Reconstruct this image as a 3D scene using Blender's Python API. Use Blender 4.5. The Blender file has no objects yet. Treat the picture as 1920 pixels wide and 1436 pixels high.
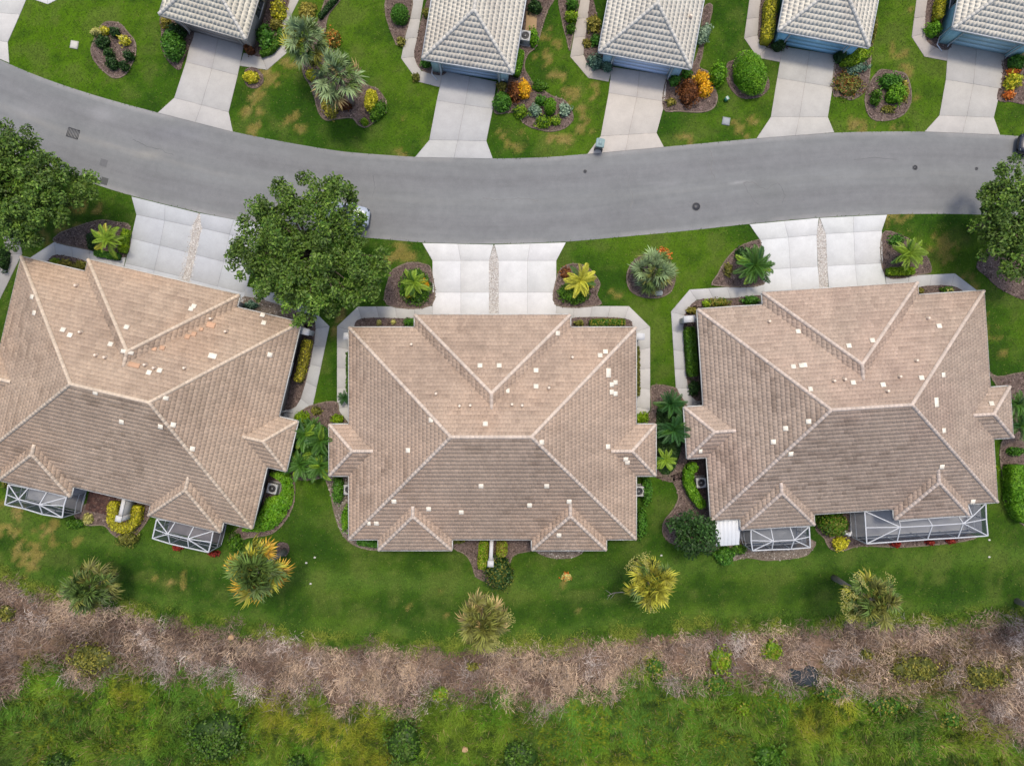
import bpy, math, random
import numpy as np
from mathutils import Vector, Matrix
from mathutils.geometry import tessellate_polygon

random.seed(7)
rng = np.random.default_rng(11)
R = math.radians
SC = bpy.context.scene
COL = SC.collection

# ---------------------------------------------------------------- camera, sky, sun, exposure
H = 56.0                      # drone height above the lawn, metres
PPM = 22.0                    # photograph pixels per metre on the ground
cam_d = bpy.data.cameras.new('camera')
cam = bpy.data.objects.new('camera', cam_d)
COL.objects.link(cam)
cam.location = (0, 0, H)
cam.rotation_euler = (0, 0, 0)
cam_d.sensor_width = 36
cam_d.lens = 36 * H / (1920 / PPM)
cam_d.clip_start = 0.5
cam_d.clip_end = 1500
SC.camera = cam

SUN_EL, SUN_AZ = 72.0, 14.0    # azimuth clockwise from the top of the picture
w = bpy.data.worlds.new('World')
SC.world = w
w.use_nodes = True
nt = w.node_tree
bg = nt.nodes['Background']
sky = nt.nodes.new('ShaderNodeTexSky')
sky.sky_type = 'NISHITA'
sky.sun_disc = False
sky.sun_elevation = R(SUN_EL)
sky.sun_rotation = R(SUN_AZ)
sky.dust_density = 3.0
sky.air_density = 0.8
nt.links.new(sky.outputs[0], bg.inputs[0])
bg.inputs[1].default_value = 0.15
sun_d = bpy.data.lights.new('sun', 'SUN')
sun_d.energy = 1.5
sun_d.angle = R(10)
sun_d.color = (1.0, 0.91, 0.77)
sun = bpy.data.objects.new('sun', sun_d)
COL.objects.link(sun)
sdir = Vector((math.sin(R(SUN_AZ)) * math.cos(R(SUN_EL)), math.cos(R(SUN_AZ)) * math.cos(R(SUN_EL)), math.sin(R(SUN_EL))))
sun.rotation_euler = sdir.to_track_quat('Z', 'Y').to_euler()
SC.view_settings.view_transform = 'Standard'
SC.view_settings.look = 'None'
SC.view_settings.gamma = 1
SC.view_settings.use_curve_mapping = False
SC.view_settings.exposure = 0.75
KEXP = 1.75                   # how bright a white sheet on the lawn reads; base colours are divided by it


# ---------------------------------------------------------------- helpers
def A(r, g, b, k=KEXP):
    """albedo of a surface that reads as this 8 bit colour in full daylight"""
    out = []
    for c in (r, g, b):
        c /= 255.0
        c = c / 12.92 if c <= 0.04045 else ((c + 0.055) / 1.055) ** 2.4
        out.append(min(c / k, 0.85))
    return np.array(out)


def P(px, py, z=0.0):
    s = (H - z) / H / PPM
    return Vector(((px - 960) * s, (718 - py) * s, z))


def PX(pts, z=0.0):
    s = (H - z) / H / PPM
    a = np.asarray(pts, float)
    return np.stack([(a[:, 0] - 960) * s, (718 - a[:, 1]) * s], 1)


_lat = np.random.default_rng(5).random((256, 256))


def vnoise(x, y, seed=0):
    x = np.asarray(x, float) + seed * 17.13
    y = np.asarray(y, float) + seed * 31.7
    xi = np.floor(x).astype(int); yi = np.floor(y).astype(int)
    fx = x - xi; fy = y - yi
    fx = fx * fx * (3 - 2 * fx); fy = fy * fy * (3 - 2 * fy)
    a = _lat[xi & 255, yi & 255]; b = _lat[(xi + 1) & 255, yi & 255]
    c = _lat[xi & 255, (yi + 1) & 255]; d = _lat[(xi + 1) & 255, (yi + 1) & 255]
    return (a * (1 - fx) + b * fx) * (1 - fy) + (c * (1 - fx) + d * fx) * fy


def fbm(x, y, scale=1.0, octv=4, seed=0):
    t = 0; amp = 0.5; n = 0
    x = np.asarray(x, float) / scale; y = np.asarray(y, float) / scale
    for i in range(octv):
        t = t + amp * vnoise(x * 2 ** i, y * 2 ** i, seed + i * 3)
        n += amp; amp *= 0.5
    return t / n


def sstep(a, b, x):
    t = np.clip((np.asarray(x, float) - a) / (b - a), 0, 1)
    return t * t * (3 - 2 * t)


def mix(a, b, t):
    t = np.asarray(t)
    if t.ndim:
        t = t[:, None]
    return a * (1 - t) + b * t


def fast_mesh(name, verts, faces, mat=None, cols=None, smooth=False):
    """verts (n,3); faces (m,k) array or list of such arrays; cols (n,3) point colours"""
    me = bpy.data.meshes.new(name)
    verts = np.asarray(verts, np.float32)
    if isinstance(faces, np.ndarray):
        faces = [faces]
    faces = [np.asarray(f, np.int32) for f in faces if len(f)]
    nl = sum(f.size for f in faces); nf = sum(len(f) for f in faces)
    me.vertices.add(len(verts)); me.loops.add(nl); me.polygons.add(nf)
    me.vertices.foreach_set('co', verts.ravel())
    me.loops.foreach_set('vertex_index', np.concatenate([f.ravel() for f in faces]))
    tot = np.concatenate([np.full(len(f), f.shape[1], np.int32) for f in faces])
    st = np.concatenate([[0], np.cumsum(tot)[:-1]]).astype(np.int32)
    me.polygons.foreach_set('loop_start', st)
    if smooth:
        me.polygons.foreach_set('use_smooth', np.ones(nf, bool))
    me.update(calc_edges=True)
    if cols is not None:
        at = me.attributes.new('tint', 'FLOAT_COLOR', 'POINT')
        c4 = np.ones((len(verts), 4), np.float32); c4[:, :3] = cols
        at.data.foreach_set('color', c4.ravel())
    if mat is not None:
        me.materials.append(mat)
    me.validate()
    return me


def link(name, me, parent=None, loc=None, **props):
    o = bpy.data.objects.new(name, me)
    COL.objects.link(o)
    if parent is not None:
        o.parent = parent
    if loc is not None:
        o.location = loc
    for k, v in props.items():
        o[k] = v
    return o


def tag(o, label, cat, group=None, kind=None):
    o['label'] = label; o['category'] = cat
    if group: o['group'] = group
    if kind: o['kind'] = kind
    return o


def thing(name, label, cat, loc=(0, 0, 0), rz=0.0, group=None, kind=None):
    o = bpy.data.objects.new(name, None)
    o.empty_display_size = 0.3
    COL.objects.link(o)
    o.location = loc; o.rotation_euler = (0, 0, rz)
    return tag(o, label, cat, group, kind)


class MB:
    """gathers shapes into one mesh with point colours"""
    def __init__(s):
        s.v = []; s.f3 = []; s.f4 = []; s.c = []; s.n = 0

    def add(s, v, f, col=(0.5, 0.5, 0.5)):
        v = np.asarray(v, float); f = np.asarray(f, int)
        s.v.append(v)
        (s.f4 if f.shape[1] == 4 else s.f3).append(f + s.n)
        s.c.append(np.broadcast_to(np.asarray(col, float), (len(v), 3)))
        s.n += len(v)

    def box(s, c, size, col=(0.5, 0.5, 0.5), rz=0.0, taper=1.0):
        hx, hy, hz = size[0] / 2, size[1] / 2, size[2] / 2
        p = np.array([[x * hx * (taper if z > 0 else 1), y * hy * (taper if z > 0 else 1), z * hz] for z in (-1, 1) for (x, y) in ((-1, -1), (1, -1), (1, 1), (-1, 1))])
        if rz:
            cs, sn = math.cos(rz), math.sin(rz)
            p[:, :2] = p[:, :2] @ np.array([[cs, sn], [-sn, cs]])
        s.add(p + np.asarray(c, float), [[0, 3, 2, 1], [4, 5, 6, 7], [0, 1, 5, 4], [1, 2, 6, 5], [2, 3, 7, 6], [3, 0, 4, 7]], col)

    def prism(s, poly, z0, z1, col=(0.5, 0.5, 0.5), bottom=False, bevel=0.0):
        poly = np.asarray(poly, float)
        if area2(poly) < 0: poly = poly[::-1]
        n = len(poly)
        top = poly
        if bevel:
            top = inset(poly, bevel)
        tri = np.array(tessellate_polygon([[Vector((x, y, 0)) for x, y in top]]), int)
        v = np.concatenate([np.c_[poly, np.full(n, z0)], np.c_[poly, np.full(n, z1 - bevel)], np.c_[top, np.full(n, z1)]])
        i = np.arange(n); j = (i + 1) % n
        q = [np.stack([i, j, j + n, i + n], 1)]
        if bevel: q.append(np.stack([i + n, j + n, j + 2 * n, i + 2 * n], 1))
        else: v[n:2 * n] = v[2 * n:]
        t = []
        for a, b, c in tri:
            pa, pb, pc = top[a], top[b], top[c]
            cr = (pb[0] - pa[0]) * (pc[1] - pa[1]) - (pb[1] - pa[1]) * (pc[0] - pa[0])
            t.append((a, b, c) if cr > 0 else (a, c, b))
        base = s.n
        s.v.append(v); s.c.append(np.broadcast_to(np.asarray(col, float), (len(v), 3)))
        s.f4.append(np.concatenate(q) + base)
        s.f3.append(np.array(t) + 2 * n + base)
        s.n += len(v)

    def tube(s, pts, rad, seg=6, col=(0.5, 0.5, 0.5), cap=True):
        pts = [Vector(p) for p in pts]
        if not hasattr(rad, '__len__'): rad = [rad] * len(pts)
        rings = []
        for i, p in enumerate(pts):
            d = (pts[min(i + 1, len(pts) - 1)] - pts[max(i - 1, 0)]).normalized()
            a = d.cross(Vector((0, 0, 1)) if abs(d.z) < 0.9 else Vector((1, 0, 0))).normalized()
            b = d.cross(a)
            rings.append([list(p + (a * math.cos(t) + b * math.sin(t)) * rad[i]) for t in np.linspace(0, 2 * math.pi, seg, endpoint=False)])
        v = np.array(rings).reshape(-1, 3)
        f = []
        for i in range(len(pts) - 1):
            for k in range(seg):
                f.append([i * seg + k, i * seg + (k + 1) % seg, (i + 1) * seg + (k + 1) % seg, (i + 1) * seg + k])
        if cap:
            v = np.concatenate([v, [list(pts[0]), list(pts[-1])]])
            n = len(v)
            e = (len(pts) - 1) * seg
            for k in range(0, seg):
                f.append([n - 2, (k + 1) % seg, k, k]); f.append([n - 1, e + k, e + (k + 1) % seg, e + (k + 1) % seg])
            q = np.array(f)
            t = q[q[:, 2] == q[:, 3]][:, :3]; q = q[q[:, 2] != q[:, 3]]
            base = s.n
            s.add(v, q, col)
            s.f3.append(t + base)
            return
        s.add(v, f, col)

    def mesh(s, name, mat, smooth=False):
        fs = []
        if s.f4: fs.append(np.concatenate(s.f4))
        if s.f3: fs.append(np.concatenate(s.f3))
        return fast_mesh(name, np.concatenate(s.v), fs, mat, np.concatenate(s.c), smooth)

    def link(s, name, mat, parent=None, smooth=False, **props):
        return link(name, s.mesh(name, mat, smooth), parent, **props)


def area2(p):
    x, y = p[:, 0], p[:, 1]
    return np.sum(x * np.roll(y, -1) - np.roll(x, -1) * y)


def inset(poly, d):
    """moves every edge of a counter-clockwise polygon inwards by d"""
    n = len(poly); out = []
    for i in range(n):
        a, b, c = poly[i - 1], poly[i], poly[(i + 1) % n]
        e1 = (b - a) / (np.linalg.norm(b - a) + 1e-9); e2 = (c - b) / (np.linalg.norm(c - b) + 1e-9)
        n1 = np.array([-e1[1], e1[0]]); n2 = np.array([-e2[1], e2[0]])
        m = n1 + n2; m = m / (np.linalg.norm(m) + 1e-9)
        k = d / max(0.35, float(m @ n1))
        out.append(b + m * k)
    return np.array(out)


def smooth_closed(poly, sub=4):
    poly = np.asarray(poly, float); n = len(poly); out = []
    for i in range(n):
        p0, p1, p2, p3 = poly[i - 1], poly[i], poly[(i + 1) % n], poly[(i + 2) % n]
        for t in np.arange(sub) / sub:
            out.append(0.5 * ((2 * p1) + (-p0 + p2) * t + (2 * p0 - 5 * p1 + 4 * p2 - p3) * t * t + (-p0 + 3 * p1 - 3 * p2 + p3) * t ** 3))
    return np.array(out)


def inpoly(pts, poly):
    x, y = pts[:, 0], pts[:, 1]; r = np.zeros(len(pts), bool)
    n = len(poly); j = n - 1
    for i in range(n):
        xi, yi = poly[i]; xj, yj = poly[j]
        if yi != yj:
            c = ((yi > y) != (yj > y)) & (x < (xj - xi) * (y - yi) / (yj - yi) + xi)
            r ^= c
        j = i
    return r


# ---------------------------------------------------------------- materials
def mat(name, rough=0.85, grain=0.15, gscale=6.0, bump=0.0, bscale=40.0, spec=0.3, translucent=0.0, col=None, metallic=0.0, alpha=1.0, blotch=0.0, blscale=0.6, rnd=0.0, coat=0.0):
    m = bpy.data.materials.new(name); m.use_nodes = True
    t = m.node_tree; b = t.nodes['Principled BSDF']
    b.inputs['Roughness'].default_value = rough
    b.inputs['Specular IOR Level'].default_value = spec
    b.inputs['Metallic'].default_value = metallic
    b.inputs['Coat Weight'].default_value = coat
    if col is None:
        a = t.nodes.new('ShaderNodeAttribute'); a.attribute_name = 'tint'; out = a.outputs['Color']
    else:
        a = t.nodes.new('ShaderNodeRGB'); a.outputs[0].default_value = (*col, 1); out = a.outputs[0]
    tc = t.nodes.new('ShaderNodeTexCoord')
    geo = t.nodes.new('ShaderNodeNewGeometry')

    def mul(out, scale, amount, detail=6):
        n = t.nodes.new('ShaderNodeTexNoise'); n.inputs['Scale'].default_value = scale; n.inputs['Detail'].default_value = detail
        n.inputs['Roughness'].default_value = 0.65
        t.links.new(geo.outputs['Position'], n.inputs['Vector'])
        mr = t.nodes.new('ShaderNodeMapRange')
        mr.inputs[1].default_value = 0.3; mr.inputs[2].default_value = 0.7
        mr.inputs[3].default_value = 1 - amount; mr.inputs[4].default_value = 1 + amount
        t.links.new(n.outputs['Fac'], mr.inputs[0])
        vm = t.nodes.new('ShaderNodeVectorMath'); vm.operation = 'SCALE'
        t.links.new(out, vm.inputs[0]); t.links.new(mr.outputs[0], vm.inputs['Scale'])
        return vm.outputs[0]
    if grain: out = mul(out, gscale, grain)
    if blotch: out = mul(out, blscale, blotch, 4)
    if rnd:
        oi = t.nodes.new('ShaderNodeObjectInfo')
        mr = t.nodes.new('ShaderNodeMapRange'); mr.inputs[3].default_value = 1 - rnd; mr.inputs[4].default_value = 1 + rnd
        t.links.new(oi.outputs['Random'], mr.inputs[0])
        vm = t.nodes.new('ShaderNodeVectorMath'); vm.operation = 'SCALE'
        t.links.new(out, vm.inputs[0]); t.links.new(mr.outputs[0], vm.inputs['Scale']); out = vm.outputs[0]
    t.links.new(out, b.inputs['Base Color'])
    if bump:
        n = t.nodes.new('ShaderNodeTexNoise'); n.inputs['Scale'].default_value = bscale; n.inputs['Detail'].default_value = 5
        t.links.new(geo.outputs['Position'], n.inputs['Vector'])
        bp = t.nodes.new('ShaderNodeBump'); bp.inputs['Strength'].default_value = bump; bp.inputs['Distance'].default_value = 0.03
        t.links.new(n.outputs['Fac'], bp.inputs['Height']); t.links.new(bp.outputs[0], b.inputs['Normal'])
    surf = b.outputs[0]; o = t.nodes['Material Output']
    if translucent:
        tr = t.nodes.new('ShaderNodeBsdfTranslucent'); t.links.new(out, tr.inputs[0])
        mx = t.nodes.new('ShaderNodeMixShader'); mx.inputs[0].default_value = translucent
        t.links.new(surf, mx.inputs[1]); t.links.new(tr.outputs[0], mx.inputs[2]); surf = mx.outputs[0]
    if alpha < 1:
        tr = t.nodes.new('ShaderNodeBsdfTransparent')
        mx = t.nodes.new('ShaderNodeMixShader'); mx.inputs[0].default_value = alpha
        t.links.new(tr.outputs[0], mx.inputs[1]); t.links.new(surf, mx.inputs[2]); surf = mx.outputs[0]
    t.links.new(surf, o.inputs['Surface'])
    return m


M_LAWN = mat('lawn', 0.95, 0.3, 9.0, 0.6, 22, 0.1, blotch=0.16, blscale=1.1)
M_MEADOW = mat('meadow_soil', 0.95, 0.45, 5.0, 0.8, 14, 0.1)
M_CONC = mat('concrete', 0.85, 0.06, 14.0, 0.15, 60, 0.25, blotch=0.07, blscale=0.9)
M_TILE = mat('roof_tile', 0.85, 0.10, 9.0, 0.15, 60, 0.25, blotch=0.05, blscale=1.5)
M_STUCCO = mat('stucco', 0.9, 0.05, 8.0, 0.25, 90, 0.2)
M_PAINT = mat('painted_metal', 0.45, 0.03, 5.0, 0, 1, 0.4)
M_MULCH = mat('mulch', 0.97, 0.55, 14.0, 1.0, 30, 0.1, blotch=0.2, blscale=1.6)
M_STONE = mat('edging_stone', 0.9, 0.22, 9.0, 0.5, 40, 0.2)
M_LEAF = mat('leaf', 0.55, 0.12, 3.0, 0, 1, 0.3, translucent=0.22)
M_FROND = mat('frond', 0.5, 0.10, 4.0, 0, 1, 0.35, translucent=0.18, rnd=0.22)
M_BLADE = mat('wild_grass', 0.8, 0.12, 3.0, 0, 1, 0.2, translucent=0.2)
M_STALK = mat('dry_stalk', 0.9, 0.10, 4.0, 0, 1, 0.1, translucent=0.08)
M_BARK = mat('bark', 0.95, 0.3, 12.0, 0.8, 25, 0.1)
M_SCREEN = mat('insect_screen', 0.6, 0.0, 1, 0, 1, 0.2, col=A(110, 122, 136), alpha=0.17)
M_SCREEN_WALL = mat('insect_screen_wall', 0.6, 0.0, 1, 0, 1, 0.2, col=A(56, 68, 84), alpha=0.6)
M_GLASS = mat('window_glass', 0.08, 0.0, 1, 0, 1, 0.6, col=(0.02, 0.03, 0.035))
M_CARPAINT = mat('car_paint', 0.25, 0.0, 1, 0, 1, 0.6, coat=0.6)
M_RUBBER = mat('rubber', 0.8, 0.1, 9, 0, 1, 0.2)
M_METAL = mat('dark_metal', 0.5, 0.1, 9, 0, 1, 0.4, metallic=0.3)
M_PLASTIC = mat('plastic', 0.45, 0.05, 6, 0, 1, 0.4)
M_WATER = mat('pond_water', 0.08, 0.1, 2, 0.1, 6, 0.5, col=(0.02, 0.025, 0.025))
M_PAVER = mat('paver', 0.9, 0.2, 9, 0.4, 40, 0.2)

# ---------------------------------------------------------------- traced outlines
ROAD_U = [(-1400, -620), (-800, -290), (-300, -40), (0, 113), (67, 142), (144, 169), (214, 190), (297, 212), (438, 248), (535, 267), (640, 285), (777, 295), (924, 298), (1018, 296), (1101, 289), (1245, 276), (1417, 260), (1564, 249), (1648, 247), (1733, 247), (1875, 253), (1920, 256), (2300, 300), (2700, 375), (3300, 520)]
ROAD_L = [(-1400, -420), (-800, -95), (-300, 150), (0, 278), (100, 318), (187, 349), (247, 368), (374, 399), (434, 411), (560, 431), (660, 444), (737, 450), (792, 455.5), (926, 458), (1061, 454), (1280, 434), (1405, 420), (1534, 408), (1663, 402), (1760, 401), (1842, 402.5), (1920, 407), (2300, 440), (2700, 512), (3300, 660)]


def interp_curve(pts, xs):
    p = np.array(pts, float)
    # smooth by averaging a few shifted linear interpolants
    o = [np.interp(xs + d, p[:, 0], p[:, 1]) for d in (-36, -24, -12, 0, 12, 24, 36)]
    return np.mean(o, 0)


BAND_TOP = [(-900, 900), (-300, 1020), (0, 1085), (60, 1108), (110, 1122), (220, 1140), (300, 1160), (420, 1180), (520, 1195), (600, 1207), (680, 1210), (760, 1216), (850, 1221), (940, 1214), (1000, 1210), (1040, 1222), (1100, 1202), (1180, 1195), (1240, 1187), (1350, 1180), (1450, 1180), (1560, 1175), (1620, 1165), (1680, 1168), (1760, 1175), (1840, 1160), (1920, 1163), (2300, 1130), (2900, 1060)]
BAND_BOT = [(-900, 1180), (-300, 1300), (0, 1314), (35, 1312), (42, 1252), (97, 1244), (132, 1275), (166, 1292), (217, 1248), (271, 1267), (317, 1285), (337, 1259), (387, 1275), (437, 1267), (465, 1306), (557, 1325), (596, 1300), (627, 1352), (650, 1348), (677, 1325), (716, 1340), (770, 1350), (809, 1300), (871, 1321), (929, 1300), (972, 1321), (1003, 1338), (1053, 1330), (1076, 1310), (1130, 1313), (1173, 1279), (1208, 1255), (1225, 1240), (1245, 1280), (1298, 1290), (1434, 1285), (1472, 1290), (1530, 1287), (1581, 1302), (1627, 1315), (1697, 1322), (1782, 1312), (1802, 1345), (1875, 1380), (1920, 1400), (2300, 1420), (2900, 1380)]


def bandtop(x):
    return np.interp(x, *np.array(BAND_TOP, float).T)


def bandbot(x):
    return np.interp(x, *np.array(BAND_BOT, float).T)


DRY = [(505, 140, 26, 1), (480, 172, 22, 1), (468, 205, 20, 1), (545, 120, 22, .8), (555, 228, 20, .8), (475, 243, 16, .9), (530, 232, 18, .6),
       (960, 250, 18, .9), (972, 268, 16, .8), (1075, 180, 22, 1), (1092, 205, 22, 1), (1095, 235, 24, 1), (1062, 258, 24, 1), (1040, 262, 18, .9), (1035, 140, 20, .9), (1025, 110, 20, .9), (1012, 72, 18, .9), (1045, 85, 14, .6), (1118, 190, 14, .8), (1110, 165, 14, .7),
       (1400, 228, 18, .9), (1412, 215, 12, 1), (1378, 240, 15, .7), (1405, 255, 14, .8), (1292, 258, 10, .8), (1440, 262, 9, .6), (1270, 262, 10, .5),
       (1602, 233, 16, 1), (1620, 240, 12, .8), (1690, 238, 16, .7), (1702, 137, 12, 1), (1714, 150, 12, .8), (1690, 95, 18, .6), (1720, 180, 16, .4), (1700, 20, 8, .8),
       (752, 468, 24, .9), (735, 490, 20, .9), (770, 482, 18, .8), (640, 590, 22, .8), (625, 625, 16, .8), (1690, 420, 26, .5), (1665, 410, 9, .9), (1700, 405, 9, .7), (1770, 470, 40, .5), (1800, 540, 36, .6), (1850, 620, 30, .5), (1878, 660, 26, .6), (1145, 545, 12, .6), (1155, 560, 10, .6),
       (30, 958, 24, .9), (18, 998, 22, .9), (60, 1045, 26, .9), (40, 1030, 26, .9), (90, 990, 20, .7), (80, 1010, 30, .5), (325, 1085, 18, 1), (340, 1100, 12, .8), (280, 1084, 14, .8), (140, 1025, 22, .5), (765, 1142, 14, .7), (740, 1130, 10, .5), (840, 1148, 10, .5), (1085, 1138, 10, .7), (1062, 1098, 10, .7), (1060, 1110, 10, .6), (1130, 1100, 12, .5), (820, 1110, 16, .3), (1070, 640, 10, .3), (1244, 620, 14, .3), (1242, 660, 10, .4),
       (60, 330, 40, .5), (150, 385, 40, .5), (90, 430, 36, .6), (170, 390, 12, .9), (1460, 160, 10, .3), (130, 1105, 20, .5), (210, 250, 1, 0), (745, 215, 8, .5), (750, 225, 8, .4), (745, 285, 18, .7)]


def lawn_colour(x, y):
    """own colour of the turf at world x, y: species patches, dry spots, mown lanes"""
    px = x * PPM + 960; py = 718 - y * PPM
    n1 = fbm(x, y, 7.0, 4, 1); n2 = fbm(x, y, 1.6, 4, 2); n3 = fbm(x, y, 0.5, 3, 9)
    base = mix(A(60, 98, 18), A(88, 122, 24), sstep(0.35, 0.65, n1))
    top = sstep(330, 200, py) * sstep(400, 60, px)
    base = mix(base, A(88, 128, 4), top * 0.55)
    back = sstep(880, 1010, py)
    backc = mix(A(62, 96, 22), A(84, 114, 32), sstep(0.32, 0.7, n1))
    base = mix(base, backc, back * 0.85)
    d = bandtop(px) - py
    lane = 0.5 + 0.5 * np.sin(d / 17.0 + 1.0 * n1) * (0.45 + 0.55 * sstep(190, 90, d))
    base = mix(base, A(92, 122, 44), back * sstep(0.5, .95, lane) * 0.7)
    base = mix(base, A(48, 80, 18), back * sstep(0.5, .95, 1 - lane) * 0.5)
    edge = sstep(46, 6, d) * back
    base = mix(base, A(98, 120, 34), edge * sstep(0.35, 0.6, n2) * 0.75)
    base = mix(base, A(104, 120, 52), sstep(0.5, 0.72, n2) * 0.5)
    base = mix(base, A(40, 74, 16), sstep(0.5, 0.26, n2) * 0.5)
    dry = np.zeros_like(x)
    px = px + (fbm(x, y, 1.3, 3, 91) - .5) * 46; py = py + (fbm(x, y, 1.3, 3, 95) - .5) * 46
    for (a, b, r, s) in DRY:
        dry = np.maximum(dry, s * np.exp(-(((px - a) ** 2 + (py - b) ** 2) / (r * r * 0.8))))
    dm = sstep(0.32, 0.52, dry * 0.8 + (n3 - 0.5) * 2.4 * np.sqrt(dry + 1e-6) + (n2 - 0.5) * 0.5 * dry)
    base = mix(base, mix(A(186, 160, 102), A(146, 132, 66), sstep(.3, .7, n3)), dm * 0.85)
    base = mix(base, A(118, 122, 52), np.clip(dry, 0, 1) * 0.2)
    spk = sstep(0.66, 0.8, n3) * 0.25
    base = mix(base, A(120, 132, 60), spk)
    return base


# ---------------------------------------------------------------- the ground, road, meadow
def build_ground():
    xs = np.concatenate([np.linspace(-320, -56, 12), np.arange(-54, 54.01, 0.4), np.linspace(56, 320, 12)])
    ys = np.concatenate([np.linspace(-320, -38, 12), np.arange(-37, 44.01, 0.4), np.linspace(46, 320, 12)])
    X, Y = np.meshgrid(xs, ys); x = X.ravel(); y = Y.ravel()
    nx = len(xs); i = np.arange(len(ys) - 1)[:, None] * nx + np.arange(nx - 1)[None]
    i = i.ravel(); f = np.stack([i, i + 1, i + 1 + nx, i + nx], 1)
    v = np.c_[x, y, np.zeros_like(x)]
    me = fast_mesh('ground', v, f, M_LAWN, lawn_colour(x, y))
    o = link('ground', me)
    tag(o, 'green lawn ground with dry tan patches around the houses', 'lawn', kind='structure')


def build_road():
    m = bpy.data.materials.new('asphalt'); m.use_nodes = True
    t = m.node_tree; b = t.nodes['Principled BSDF']; b.inputs['Roughness'].default_value = 0.9; b.inputs['Specular IOR Level'].default_value = 0.2
    L = t.links.new
    uv = t.nodes.new('ShaderNodeUVMap'); uv.uv_map = 'lane'
    geo = t.nodes.new('ShaderNodeNewGeometry')
    at = t.nodes.new('ShaderNodeAttribute'); at.attribute_name = 'tint'

    def noise(vec, scale, det=6, rough=0.6):
        n = t.nodes.new('ShaderNodeTexNoise'); n.inputs['Scale'].default_value = scale; n.inputs['Detail'].default_value = det; n.inputs['Roughness'].default_value = rough
        L(vec, n.inputs['Vector']); return n.outputs['Fac']

    def scale(col, fac, lo, hi, a=0.3, c=0.7):
        mr = t.nodes.new('ShaderNodeMapRange'); mr.inputs[1].default_value = a; mr.inputs[2].default_value = c
        mr.inputs[3].default_value = lo; mr.inputs[4].default_value = hi; L(fac, mr.inputs[0])
        vm = t.nodes.new('ShaderNodeVectorMath'); vm.operation = 'SCALE'; L(col, vm.inputs[0]); L(mr.outputs[0], vm.inputs['Scale']); return vm.outputs[0]
    mp = t.nodes.new('ShaderNodeMapping'); mp.inputs['Scale'].default_value = (0.10, 1.3, 1); L(uv.outputs[0], mp.inputs[0])
    c = at.outputs['Color']
    c = scale(c, noise(mp.outputs[0], 1.0, 5), 0.92, 1.08)
    c = scale(c, noise(geo.outputs['Position'], 0.25, 4), 0.94, 1.06)
    c = scale(c, noise(geo.outputs['Position'], 1.4, 6, 0.7), 0.93, 1.07)
    c = scale(c, noise(geo.outputs['Position'], 30, 3), 0.88, 1.12)
    L(c, b.inputs['Base Color'])
    bp = t.nodes.new('ShaderNodeBump'); bp.inputs['Strength'].default_value = 0.35; bp.inputs['Distance'].default_value = 0.02
    L(noise(geo.outputs['Position'], 45, 3), bp.inputs['Height']); L(bp.outputs[0], b.inputs['Normal'])
    xs = np.arange(-1380, 3280, 10.0)
    u = PX(np.c_[xs, interp_curve(ROAD_U, xs)]); l = PX(np.c_[xs, interp_curve(ROAD_L, xs)])
    na = 33; t_ = np.linspace(0, 1, na)
    g = u[:, None] * (1 - t_)[None, :, None] + l[:, None] * t_[None, :, None]
    n = len(xs)
    crown = 0.012 + 0.05 * (1 - (2 * t_ - 1) ** 2)
    v = np.concatenate([g, np.broadcast_to(crown[None, :, None], (n, na, 1))], 2).reshape(-1, 3)
    i = (np.arange(n - 1)[:, None] * na + np.arange(na - 1)[None]).ravel()
    f = np.stack([i, i + na, i + na + 1, i + 1], 1)[:, ::-1]
    x, y = v[:, 0], v[:, 1]; T = np.tile(t_, n); px = x * PPM + 960
    base = np.tile(A(146, 148, 147), (len(v), 1))
    lanes = 0.5 + 0.5 * np.cos((T - 0.27) * 2 * math.pi * 2)
    base = mix(base, A(138, 138, 139), lanes * 0.5)
    # the worn seam that runs just below the middle, widest on the left
    wob = 0.52 + 0.05 * (fbm(px / 90, px * 0, 1, 3, 4) - 0.5)
    seam = np.exp(-((T - wob) / (0.018 + 0.02 * sstep(500, 0, px))) ** 2) * (0.25 + 0.6 * sstep(650, 100, px))
    base = mix(base, A(168, 166, 160), seam * fbm(x, y, 1.2, 3, 6))
    edge = sstep(0.07, 0.01, np.minimum(T, 1 - T))
    base = mix(base, A(172, 171, 168), edge * 0.75 * sstep(0.3, 0.6, fbm(x, y, 3, 3, 3)))
    for (a, b_, rx, ry, c_, s) in [(190, 215, 22, 14, A(172, 172, 172), .6), (280, 290, 28, 8, A(172, 170, 162), .7), (1440, 360, 40, 22, A(138, 140, 138), .7), (60, 210, 50, 14, A(165, 165, 165), .4), (1120, 290, 12, 6, A(110, 110, 112), .7), (330, 250, 60, 14, A(138, 139, 143), .5), (1250, 345, 30, 3, A(166, 166, 166), .6), (1385, 343, 18, 2.5, A(182, 182, 180), .8)]:
        q = ((px - a) / rx) ** 2 + ((718 - y * PPM - b_) / ry) ** 2
        base = mix(base, np.tile(c_, (len(v), 1)), np.exp(-q) * s)
    me = fast_mesh('road', v, f, m, base, smooth=True)
    uvl = me.uv_layers.new(name='lane')
    li = np.empty(len(me.loops), np.int32); me.loops.foreach_get('vertex_index', li)
    along = np.repeat(np.concatenate([[0], np.cumsum(np.linalg.norm(np.diff(u, axis=0), axis=1))]), na)
    uvl.data.foreach_set('uv', np.stack([along[li], T[li] * 7.3], 1).astype(np.float32).ravel())
    ro = tag(link('road', me), 'grey asphalt road curving between the two rows of houses', 'road', kind='structure')
    def zt(a, b):
        t0 = float(interp_curve(ROAD_U, np.array([a]))[0]); t1 = float(interp_curve(ROAD_L, np.array([a]))[0])
        q = (b - t0) / (t1 - t0); return .012 + .05 * (1 - (2 * q - 1) ** 2) + .004
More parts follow.
